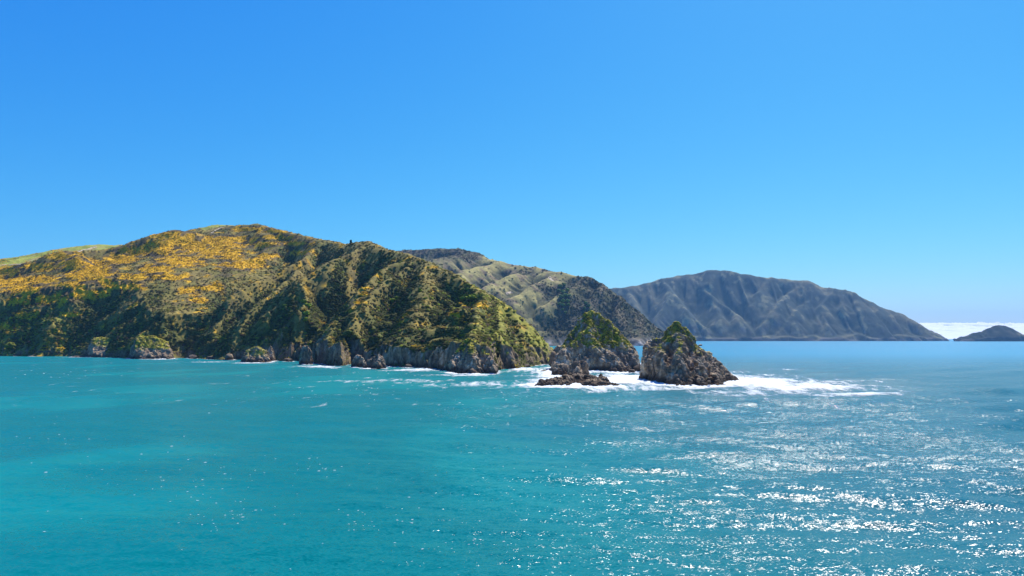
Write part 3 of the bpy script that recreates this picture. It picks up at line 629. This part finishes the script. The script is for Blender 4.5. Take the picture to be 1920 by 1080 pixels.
o = crag('islet_rock', [(661, 592), (664, 586), (674, 584), (682, 588), (682, 600), (670, 604)], [([(664, 670, 594), (669, 666, 595), (675, 666, 595), (681, 672, 594)], 2.4)], cliff=8, wd=1.2, res=.4, amp=.6, size=2.0, rib=.4, green=.0, seed=12.7, turf_n=0)
tag(o, 'smaller dark rounded rock, left of the pale slab-sided rock', 'rock')
o = crag('islet_rock', [(683, 562), (690, 557), (706, 555), (720, 557), (722, 566), (716, 578), (695, 578)], [([(685, 682, 564), (692, 675, 566), (702, 668, 568), (712, 664, 568), (717, 670, 567), (722, 684, 564)], 1.9), ([(712, 665, 568), (708, 676, 560)], 1.8)], cliff=7, wd=1.2, res=.4, amp=.7, size=2.2, rib=.5, green=.0, seed=13.1, turf_n=0)
tag(o, 'pale slab-sided rock with slanting top in the surf under the white cliffs', 'rock')
o = crag('islet_rock', [(1034, 470), (1036, 452), (1048, 446), (1062, 450), (1068, 462), (1062, 480), (1040, 482)], [([(1036, 692, 462), (1046, 684, 464), (1056, 681, 464), (1066, 684, 463)], 1.6)], cliff=6, wd=1.4, res=.36, amp=.7, size=2.0, rib=.4, green=.0, seed=14.3, turf_n=0)
tag(o, 'grey rounded rock before the pointed stack, left of the blocky one', 'rock')
o = crag('islet_rock', [(1067, 445), (1069, 430), (1080, 424), (1096, 424), (1102, 432), (1100, 448), (1086, 456), (1070, 454)], [([(1069, 684, 440), (1076, 679, 440), (1088, 676, 440), (1097, 677, 440), (1100, 686, 440)], 3.0), ([(1086, 678, 440), (1084, 694, 430)], 2.0)], cliff=9, wd=1.2, res=.34, amp=.7, size=2.0, rib=.3, green=.0, seed=15.7, pale=.8, turf_n=0)
tag(o, 'upright blocky grey rock in front of the pointed stack', 'rock')
o = crag('rock_shelf', [(1006, 366), (1012, 356), (1035, 352), (1060, 349), (1068, 352), (1076, 366), (1090, 362), (1094, 350), (1112, 347), (1140, 350), (1157, 351), (1150, 362), (1136, 372), (1128, 392), (1110, 405), (1080, 420), (1045, 412), (1030, 385)],
         [([(1010, 716, 362), (1030, 714, 366), (1052, 709, 378), (1075, 703, 395), (1095, 704, 398), (1112, 708, 392)], .35), ([(1040, 716, 360), (1062, 717, 356)], .4), ([(1098, 718, 354), (1120, 714, 358), (1132, 707, 372)], .35), ([(1120, 718, 352), (1152, 722, 353)], .35)],
         cliff=1.6, wd=2.5, res=.3, amp=.75, size=1.5, rib=.5, green=.0, seed=16.9, turf_n=0, pale=.2)
tag(o, 'low jagged brown weed-covered rock shelf awash before the pointed stack', 'rock shelf')

def boulder(name, px, py, D, w, h, seed, label=None, group=None, base=ICO2, parent=None, wet=None):
    rr = np.random.default_rng(seed); bv, bf = base
    n = rr.normal(size=(16, 3)); n /= np.linalg.norm(n, axis=1)[:, None]; hh = rr.uniform(.62, 1.0, 16)
    dd = np.maximum(bv @ n.T, .05); rad = np.min(hh / dd, 1); rad = np.minimum(rad, 1.15)
    V = bv * rad[:, None] * [w / 2, w / 2 * rr.uniform(.7, 1.1), h / 2]
    a = rr.uniform(0, 6.28); V[:, :2] = V[:, :2] @ np.array([[math.cos(a), math.sin(a)], [-math.sin(a), math.cos(a)]])
    V = V + bv * (perlin(V[:, 0] / (w * .2) + seed, V[:, 1] / (w * .2), V[:, 2] / (w * .2)) * w * .03)[:, None]
    X, Y, Z = pt(px, py, D); V = V + [X, Y, Z]
    o = mesh(name, V, bf, M_ROCK, rock_colour(V, .15) * .8 if wet is None else mixc(np.broadcast_to((.05, .034, .022), V.shape), (.12, .07, .03), np.clip(.5 + fbm(V[:, 0], V[:, 1], V[:, 2], 2), 0, 1)), smooth=False)
    if label: tag(o, label, 'boulder', group)
    return o
NTH = ['leftmost', 'second', 'third', 'fourth', 'fifth', 'sixth', 'seventh', 'eighth', 'ninth']
def place_words(items, bands):
    """name each of a crowd by its row (top to bottom) and its turn from the left"""
    ys = sorted(i[1] for i in items); out = []
    row = lambda py: min(len(bands) - 1, int(len(bands) * ys.index(py) / len(ys)))
    for it in items:
        r = row(it[1]); mates = sorted([j for j in items if row(j[1]) == r], key=lambda j: (j[0], j[1])); n = mates.index(it)
        out.append(('leftmost' if n == 0 else 'rightmost' if n == len(mates) - 1 else NTH[n] + ' from left') + ' ' + bands[r])
    return out
# rubble at the foot of the bare stack and between the rocks
k = 0
_items = [(1300, 700, 362, 3.4, 3.2), (1310, 712, 358, 3.0, 2.2), (1322, 706, 366, 4.0, 3.6), (1330, 716, 360, 3.0, 2.0), (1338, 704, 372, 3.6, 3.0), (1347, 714, 364, 3.4, 2.2), (1316, 690, 370, 3.6, 3.4), (1330, 690, 380, 3.2, 3.0), (1344, 698, 386, 3.2, 2.6), (1357, 709, 384, 3.2, 2.0), (1294, 714, 355, 3.0, 2.2), (1280, 719, 355, 3.0, 1.8), (1306, 680, 376, 3.4, 3.2), (1367, 711, 398, 2.8, 1.8), (1270, 722, 357, 2.4, 1.4), (1320, 719, 356, 2.8, 1.6)]
for (px, py, D, w, h), where in zip(_items, place_words(_items, ['in the top row', 'in the middle row', 'in the waterline row'])):
    boulder('boulder', px, py, D, w, h, 100 + k, 'grey boulder, ' + where + ' of rubble by the bare stack', 'boulders heaped at the right foot of the bare sea stack'); k += 1
_items = [(1018, 719, 357, 2.2, 1.8), (1027, 715, 362, 2.4, 2.0), (1040, 713, 364, 2.6, 2.2), (1050, 718, 356, 2.2, 1.8), (1058, 707, 376, 2.8, 2.4), (1070, 702, 392, 3.0, 2.6), (1082, 706, 382, 3.0, 2.4), (1098, 706, 386, 3.0, 2.4), (1106, 716, 358, 2.2, 1.8), (1118, 712, 364, 2.8, 2.2), (1126, 705, 378, 3.4, 3.0), (1131, 709, 372, 2.6, 2.0), (1140, 719, 354, 2.4, 1.4), (1064, 715, 358, 2.2, 1.8), (1034, 721, 354, 2.0, 1.4), (1093, 720, 352, 2.0, 1.4)]
for (px, py, D, w, h), where in zip(_items, place_words(_items, ['in the back row', 'in the middle row', 'in the front row'])):
    boulder('boulder', px, py, D, w, h, 200 + k, 'brown weedy boulder, ' + where + ' on the awash shelf', 'weedy boulders on the awash rock shelf', wet=1); k += 1
for px, py, D, w, h, lab in [(1022, 696, 520, 9, 2.4, 'low dark slab of rock left of the pointed stack foot'), (1186, 697, 505, 7, 4, 'brown rock at the right foot of the pointed stack'),
                             (1196, 690, 520, 7, 6, 'grey rock block against the right flank of the pointed stack'), (1038, 676, 560, 9, 13, 'dark craggy rock between headland end and pointed stack'),
                             (1048, 660, 640, 10, 16, 'dark jagged rock in the gap behind the pointed stack'), (1014, 684, 640, 7, 4, 'small brown rock at the end of the headland'),
                             (846, 698, 500, 5, 2.4, 'little brown rock left of the dark buttress foot'), (926, 694, 478, 6, 6, 'dark split rock at the right toe of the buttress'),
                             (1313, 648, 2300, 20, 9, 'far low dark skerry right of the green-topped stack'), (1790, 637.5, 6000, 26, 24, 'tiny dark rock standing off the left end of the far island'),
                             (1616, 716.5, 389, 1.7, .9, 'small dark rock awash in the foam streak on open water'), (735, 688, 600, 5, 3, 'small dark rock by the pale slab-sided rock'),
                             (150, 669, 915, 22, 3.5, 'flat low brown reef left of the tan-topped knob'),
                             (28, 666.5, 985, 16, 5, 'low brown shore rock under the big bush at the left edge'), (72, 667, 965, 20, 6, 'long brown shore rock in the first cove from the left'),
                             (362, 671, 842, 14, 7, 'dark brown rock at the waterline right of the green-shouldered knob'), (398, 672, 815, 12, 6, 'squat brown rock at the waterline below the narrow tan spur'),
                             (430, 672, 790, 12, 10, 'dark angular rock at the waterline left of the low tan-topped rock'), (541, 676, 735, 9, 6, 'small dark rock at the waterline left of the lone pillar'),
                             (612, 682, 655, 7, 7, 'dark shore rock under the pale column right of the lone pillar'), (768, 688, 583, 9, 5, 'brown shore rock under the white cliffs, halfway to the dark buttress'),
                             (808, 691, 560, 8, 3.5, 'flat brown rock awash under the white cliffs left of the buttress'), (958, 691, 560, 7, 5, 'dark wet rock in the cleft right of the dark buttress'), (988, 687, 600, 7, 5, 'dark rock in the surf near the right end of the headland')]:
    boulder('rock', px, py, D, w, h, 300 + k, lab, None, base=ICO4 if w > 5 else ICO2)['category'] = 'rock'
    k += 1
    X, Y, Z = pt(px, py, D); FEET.append((np.array([[X, Y]]), w / 2))

# ------------------------------------------------------------------ sea
sp = np.concatenate([np.arange(-1800, -320, 40), np.arange(-320, 2260, 2.5), np.arange(2260, 3800, 40)])
rows = np.concatenate([np.arange(1500, 1130, -30), np.arange(1130, 645, -1.5), HZ + np.geomspace(10.4, 1.68, 45)])
Ds = wl(rows); Ys = np.broadcast_to(Ds[:, None], (len(rows), len(sp))).astype(F32); Xs = ((sp[None, :] - 960) / FP * Ys).astype(F32)
spc = np.abs(np.gradient(Ds))[:, None]
Zs = sea_z(Xs, Ys, np.maximum(spc, 2.2 * Ys / FP))
Vs = np.stack([Xs, Ys, Zs], -1).reshape(-1, 3); x, y, z = Vs.T; spx = toimg(x, y, z)[0]
deep = sstep(-25, 75, x + 22 * fbm(x / 120, y / 160, .5, 3) - .06 * (y - 100))
milky = sstep(-.05, .6, fbm(x / 70, y / 110, 2.2, 3) + .35 * np.exp(-((spx - 1000) / 260) ** 2))
cs = mixc((.0, .132, .143), (.0, .172, .175), milky)
cs = mixc(cs, (.0, .088, .125), deep * .95); cs = mixc(cs, (.0, .20, .36), sstep(350, 1200, y) * .75 * sstep(1000, 1300, spx))
cs = mixc(cs, (.0, .16, .21), sstep(450, 900, y) * (1 - sstep(1000, 1300, spx)) * .5)
sea = mesh('sea', Vs, grid_faces(*Xs.shape), M_SEA, cs)
rip = .56 + .44 * sstep(-55, 25, x + .1 * y + 30 * fbm(x / 80, y / 80, 6.5, 2)); rip = rip * (1 - .30 * sstep(350, 1500, y)) * (.85 + .3 * sstep(-.35, .4, fbm(x / 60, y / 130, 8.8, 3))) * (1 - .35 * sstep(60, 130, x - .35 * y))
at = sea.data.attributes.new('ripple', 'FLOAT', 'POINT'); at.data.foreach_set('value', rip.astype(F32))
tag(sea, 'turquoise sea turning deep blue and glittering towards the right', kind='structure')

# surf, foam streaks and whitecaps
fx = np.arange(-60, 1800, 1.1); fy = np.concatenate([np.arange(642, 662, .35), np.arange(662, 764, .5)])
Yf = np.broadcast_to(wl(fy)[:, None], (len(fy), len(fx))).astype(F32); Xf = ((fx[None, :] - 960) / FP * Yf).astype(F32)
PX = np.broadcast_to(fx[None, :], Yf.shape); PY = np.broadcast_to(fy[:, None], Yf.shape)
cov = np.zeros(Yf.shape, F32)
def near(fp, reach):
    x0, y0 = fp.min(0) - reach; x1, y1 = fp.max(0) + reach
    return (Xf > x0) & (Xf < x1) & (Yf > y0) & (Yf < y1)
for fp, rr in FEET:
    reach = 26.0
    m = near(fp, reach + (rr or 0))
    if not m.any(): continue
    if rr is None:
        d = line_dist(Xf[m], Yf[m], np.vstack([fp, fp[:1]]).tolist())
        wide = 15. if 960 < 960 + FP * fp[:, 0].mean() / fp[:, 1].mean() < 1420 else 4.0
        cov[m] = np.maximum(cov[m], 1.15 * np.exp(-(d / wide) ** 1.3))
    else:
        d = np.hypot(Xf[m] - fp[0, 0], Yf[m] - fp[0, 1]) - rr
        cov[m] = np.maximum(cov[m], 1.0 * np.exp(-np.maximum(d, 0) / max(1.0, rr * .5)))
dc = line_dist(Xf, Yf, CXY.tolist())
cov = np.maximum(cov, (.8 + .5 * perlin(Xf / 25, Yf / 25, 2.2)) * np.exp(-dc / (3.0 + 4 * sstep(540, 1000, PX))) * (Yf < 1000))
for a, b, rx, ry, s in [(1400, 716, 110, 10, 1.25), (1500, 726, 150, 8, 1.0), (1600, 740, 110, 6, .8), (1170, 712, 70, 12, 1.2), (1110, 722, 80, 5, .9), (1560, 716, 90, 4, .8), (1480, 694, 70, 1.6, .5), (1330, 706, 90, 10, .8), (1230, 728, 120, 5, .7), (985, 694, 60, 5, .75), (1040, 690, 40, 5, .8), (870, 704, 70, 2.5, .75), (780, 694, 60, 3, .8), (600, 688, 50, 2.5, .8), (480, 681, 40, 1.2, .7), (400, 679, 60, 1.0, .6), (300, 674, 30, 1, .6), (1440, 737, 160, 5, .55), (1180, 690, 30, 8, 1.0), (1340, 722, 60, 4, 1.0), (1000, 718, 20, 3, .9), (1050, 727, 40, 2.5, 1.0),
                            (740, 716, 150, 6, .38), (900, 722, 130, 8, .45)]:
    cov = np.maximum(cov, s * np.exp(-(((PX - a) / rx) ** 2 + ((PY - b) / ry) ** 2)))
nz = .5 + .6 * fbm(Xf / 13, Yf / 26, .9, 3) + .55 * fbm(Xf / 3.2, Yf / 9, 3.9, 3)
q = 1.05 * cov - .62 * nz - .08
ff = grid_faces(*Xf.shape, keep=lambda f: q.reshape(-1)[f].max(1) > -.12)
Zf = sea_z(Xf, Yf, np.maximum(np.abs(np.gradient(wl(fy)))[:, None] * 2, 3 * Yf / FP)) + .10 + .55 * np.clip(q, 0, 1) * (1 + fbm(Xf / 2.5, Yf / 2.5, 5.5, 3))
Vf, ff, qf = compact(np.stack([Xf, Yf, Zf], -1).reshape(-1, 3), ff, q.reshape(-1))
foam = mesh('sea_foam', Vf, ff, foam_mat())
at = foam.data.attributes.new('cover', 'FLOAT', 'POINT'); at.data.foreach_set('value', qf.astype(F32))
tag(foam, 'white surf and foam streaks around the stacks and along the rocks', 'foam', kind='stuff')
# loose flecks of foam
rw = np.random.default_rng(31); VV = []; FF = []; nvt = 0
def fleck(X, Y, s, a):
    global nvt
    n = 7; t = np.linspace(0, 2 * math.pi, n, endpoint=False); r = s * rw.uniform(.4, 1.2, n)
    u, v = r * np.cos(t) * 1.7, r * np.sin(t) * .8
    px, py = X + u * math.cos(a) - v * math.sin(a), Y + u * math.sin(a) + v * math.cos(a)
    px, py = np.append(px, X), np.append(py, Y)
    zz = sea_z(px.astype(F32), py.astype(F32), np.full(n + 1, max(1.5 * Y * Y / 32000, 2.2 * Y / FP))) + .06; zz[-1] += s * .25
    VV.append(np.stack([px, py, zz], 1)); FF.extend([(nvt + i, nvt + (i + 1) % n, nvt + n) for i in range(n)]); nvt += n + 1
for cx, cy, sx, sy, n in [(80, 815, 60, 25, 16), (130, 860, 50, 40, 14), (240, 860, 70, 40, 14), (330, 890, 60, 30, 14), (420, 880, 40, 15, 10), (390, 925, 40, 15, 12), (500, 905, 50, 25, 16), (480, 965, 30, 8, 16), (430, 980, 40, 10, 14), (400, 975, 25, 15, 10), (590, 870, 40, 15, 10), (670, 988, 20, 8, 14), (660, 965, 30, 8, 6), (620, 880, 60, 20, 10), (800, 955, 60, 25, 12), (850, 1020, 50, 12, 16), (900, 1012, 15, 6, 10), (760, 985, 30, 10, 8), (940, 890, 30, 20, 8), (560, 1040, 120, 25, 6), (150, 960, 120, 40, 8), (100, 698, 60, 6, 12), (150, 702, 40, 4, 10), (700, 705, 100, 12, 30), (880, 730, 110, 16, 50), (840, 770, 120, 25, 16), (540, 740, 120, 20, 14)]:
    for _ in range(n):
        px, py = rw.normal(cx, sx), rw.normal(cy, sy)
        if py < 676: continue
        Y = wl(py); X = (px - 960) / FP * Y
        fleck(X, Y, (Y / FP) * rw.uniform(.5, 2.1) * rw.uniform(.4, 1) , rw.normal(.2, .4))
o = mesh('foam_flecks', np.vstack(VV), np.array(FF), M_FOAM)
tag(o, 'scattered small white foam flecks on the turquoise water', 'foam', kind='stuff')

# ------------------------------------------------------------------ trees, bushes, tracks
def leafy(name, X, Y, Z, w, h, colr, seed, n=22, parent=None, lump=.3, cone=False):
    rr = np.random.default_rng(seed); p = rr.normal(size=(n, 3)); p /= np.linalg.norm(p, axis=1)[:, None]; p *= rr.uniform(.3, 1, (n, 1)) ** .5
    if cone: p[:, :2] *= (.95 - .85 * (p[:, 2:] * .5 + .5))
    p = p * [w / 2, w / 2, h / 2] + [X, Y, Z]
    c = np.array(colr) * rr.uniform(.7, 1.3, (n, 1))
    return scatter(name, p, w * lump * rr.uniform(.6, 1.1, n), c, M_LEAF, flat=.8, parent=parent, seed=seed + 1, base=ICO1 if n > 15 else (ICO_V, ICO_F))
def stem(parent, X, Y, z0, z1, r):
    t = np.linspace(0, 2 * math.pi, 6, endpoint=False); V = []
    for z, q, o in ((z0, r, 0), (.5 * (z0 + z1), r * .75, r * .3), (z1, r * .35, r * .1)):
        V += [(X + o + q * math.cos(a), Y + q * math.sin(a), z) for a in t]
    f = [(6 * k + i, 6 * k + (i + 1) % 6, 6 * k + 6 + (i + 1) % 6, 6 * k + 6 + i) for k in (0, 1) for i in range(6)]
    o = mesh('trunk', V, f, M_BARK, np.broadcast_to((.09, .065, .045), (18, 3)), parent); return o
def plant(name, X, Y, zg, w, h, colr, seed, label, cat, group=None, n=22, cone=False, trunk=.35):
    e = bpy.data.objects.new(name, None); link(e); e.location = (X, Y, zg); tag(e, label, cat, group)
    a = leafy('crown' if trunk else 'foliage', 0, 0, h * (trunk * .5 + .5), w, h * (1 - trunk * .6), colr, seed, n, e, cone=cone)
    stem(e, 0, 0, -.5, h * .6, w * .06 + .08); return e
from mathutils.bvhtree import BVHTree
from mathutils import Vector
def bvh(o):
    return BVHTree.FromPolygons([v.co for v in o.data.vertices], [tuple(p.vertices) for p in o.data.polygons])
def hit(tree, px, py):
    d = Vector(((px - 960) / FP, 1, (HZ - py) / FP)).normalized(); r = tree.ray_cast(Vector((0, 0, H)), d); return r[0]
TH, TM = bvh(headland), bvh(middle_hill)
k = 0
_items = [(1050, 538, 15, 13), (1058, 535, 14, 12), (1047, 547, 14, 13), (1055, 549, 16, 14), (1063, 545, 13, 12), (1052, 558, 15, 13), (1060, 557, 16, 14), (1067, 556, 12, 11), (1055, 566, 15, 13), (1063, 566, 14, 12), (1056, 574, 13, 12), (1050, 571, 12, 11), (1066, 572, 11, 10), (1054, 581, 10, 9), (1060, 586, 9, 8)]
for (px, py, w, h), where in zip(_items, place_words(_items, ['in the top row', 'in the second row', 'in the third row', 'in the bottom row'])):
    p = hit(TM, px, py + 2)
    if p: plant('tree', p.x, p.y, p.z, w, h, (.20, .27, .06), 400 + k, 'lime-green tree, ' + where + ' of the clump on the brown hill', 'tree', 'lime-green trees in a clump on the hill behind', n=16)
    k += 1
_items = [(1098, 572, 12, 15), (1104, 575, 12, 13), (1096, 580, 11, 12), (1105, 583, 10, 10)]
for (px, py, w, h), where in zip(_items, place_words(_items, ['in the upper pair', 'in the lower pair'])):
    p = hit(TM, px, py + 2)
    if p: plant('tree', p.x, p.y, p.z, w, h, (.10, .19, .05), 430 + k, 'mid-green tree, ' + where + ' just above the pointed stack', 'tree', 'green trees just above the pointed stack', n=16)
    k += 1
p = hit(TH, 658, 459) or Vector(pt(658, 456, 1100))
plant('pine_tree', p.x, p.y, p.z, 4.0, 7.5, (.03, .05, .018), 450, 'small dark conical tree alone on the headland skyline', 'tree', n=20, cone=True, trunk=.2)
for px, py, w, h, c, lab in [(571, 566, 5, 4, G_LIME, 'yellow-green bush topmost in the bright strip in the dark gully'), (577, 575, 7, 5, G_BRIGHT, 'wide lime bush in the middle of the bright strip in the dark gully'), (570, 583, 4, 4, (.4, .25, .02), 'orange-yellow bush in the bright strip in the dark gully'), (575, 590, 6, 6, G_BRIGHT, 'lime bush hanging low in the bright strip in the dark gully'), (573, 601, 4.5, 5, G_LIME, 'lowest small green bush of the bright strip in the dark gully'),
                             (872, 563, 9, 5, G_BRIGHT, 'broad bright lime bush on the headland shoulder, left one of two'), (886, 560, 9, 5, G_LIME, 'broad lime bush on the headland shoulder, right one of two'), (735, 566, 6, 5, G_LIME, 'round lime-green bush amid the dark scrub right of the gorse ridge'), (745, 560, 4.5, 4, G_LIME, 'small lime bush above the round one in dark scrub'),
                             (652, 630, 8, 7, (.13, .15, .03), 'olive bush on top of the pale cliff column'), (664, 636, 7, 6, (.12, .13, .03), 'olive bush right of the one on the cliff column'), (787, 545, 4, 3.5, G_LIME, 'light green bush high on the shaded dome slope'), (20, 652, 12, 7, (.17, .19, .03), 'large yellow-green bush low at the left edge by the shore')]:
    p = hit(TH, px, py + 2)
    if p: plant('shrub', p.x, p.y, p.z - .3, w, h, c, 460 + k, lab, 'shrub', n=18, trunk=.12)
    k += 1
def track(name, tree, line, width, label):
    P = [hit(tree, *q) for q in line]; P = [q for q in P if q]
    if len(P) < 2: return
    V = []
    for i, q in enumerate(P):
        t = (P[min(i + 1, len(P) - 1)] - P[max(i - 1, 0)]); t.z = 0; t.normalize(); s = Vector((-t.y, t.x, 0)) * width / 2
        for u in (-1, 0, 1):
            w = q + s * u; g = tree.ray_cast(Vector((w.x, w.y, 2000)), Vector((0, 0, -1)))[0]; V.append((w.x, w.y, (g.z if g else q.z) + .5))
    f = [(3 * i + j, 3 * i + j + 1, 3 * i + j + 4, 3 * i + j + 3) for i in range(len(P) - 1) for j in (0, 1)]
    o = mesh(name, V, f, M_DIRT, np.broadcast_to((.45, .36, .25), (len(V), 3))); tag(o, label, kind='structure')
def dense(l, n=6): return [tuple(np.array(a) + (np.array(b) - a) * t) for a, b in zip(l[:-1], l[1:]) for t in np.linspace(0, 1, n, endpoint=False)] + [l[-1]]
track('track', TH, dense([(146, 472), (156, 469), (166, 467), (174, 464.5), (180, 462.5)]), 6, 'pale dirt track on the green pasture crest at left')
track('track', TH, dense([(0, 497.5), (20, 496.5), (40, 495.5)]), 4, 'pale dirt track low on the pasture at the left edge')
track('track', TH, dense([(396, 437.5), (403, 433), (411, 429), (420, 426.5)]), 5, 'pale dirt track climbing to the highest summit')
track('track', TM, dense([(1030, 519), (1033, 524), (1037, 527)]), 12, 'short pale scar on the brown hill behind')
track('track', TM, dense([(949, 551), (954, 549), (960, 548)]), 8, 'pale dirt track low on the brown hill behind')

# ------------------------------------------------------------------ clouds and haze
cx, cy = np.meshgrid(np.linspace(12000, 60000, 620), np.linspace(30000, 62000, 150)); cx = cx * cy / 50000
ramp = np.clip((cy - 30000) / 32000, 0, 1) ** .8
cz = 40 + 1180 * ramp * (1 + .16 * perlin(cx / 5200, cy / 9000, .4)) + (620 * (1 - 1.3 * np.abs(fbm(cx / 1500, cy / 3600, 2.4, 4))) - 420) * (.1 + .9 * ramp) * (.35 + ramp) - 60 * (1 - ramp)
cv = np.stack([cx, cy, cz], -1).reshape(-1, 3); base = cv.copy(); base[:, 2] = np.minimum(30, base[:, 2] - 10)
nr, nc = cx.shape; ci = np.arange(nr * nc).reshape(nr, nc); ring = np.concatenate([ci[0, :-1], ci[:-1, -1], ci[-1, :0:-1], ci[:0:-1, 0]]); nx = np.roll(ring, -1)
clouds = mesh('clouds', np.vstack([cv, base]), np.vstack([grid_faces(nr, nc), grid_faces(nr, nc)[:, ::-1] + nr * nc, np.stack([nx, ring, ring + nr * nc, nx + nr * nc], 1)]), M_CLOUD)
tag(clouds, 'low bank of white cumulus on the horizon at the far right', 'clouds', kind='stuff')
mv, N, L, out = newmat('air')
pv = N('ShaderNodeVolumePrincipled'); pv.inputs['Color'].default_value = (.25, .55, 1, 1); pv.inputs['Density'].default_value = 3.1e-5
pv.inputs['Anisotropy'].default_value = .1
L(pv.outputs[0], out.inputs['Volume'])
b = 20500.0; zb, zt = -12.0, 800.0
hv = [(sx * b, sy * b, z) for z in (zb, zt) for sx, sy in ((-1, -1), (1, -1), (1, 1), (-1, 1))]
haze = mesh('haze', hv, [(0, 3, 2, 1), (4, 5, 6, 7), (0, 1, 5, 4), (1, 2, 6, 5), (2, 3, 7, 6), (3, 0, 4, 7)], mv, smooth=False)
tag(haze, 'thin blue sea haze in the distance', kind='stuff')
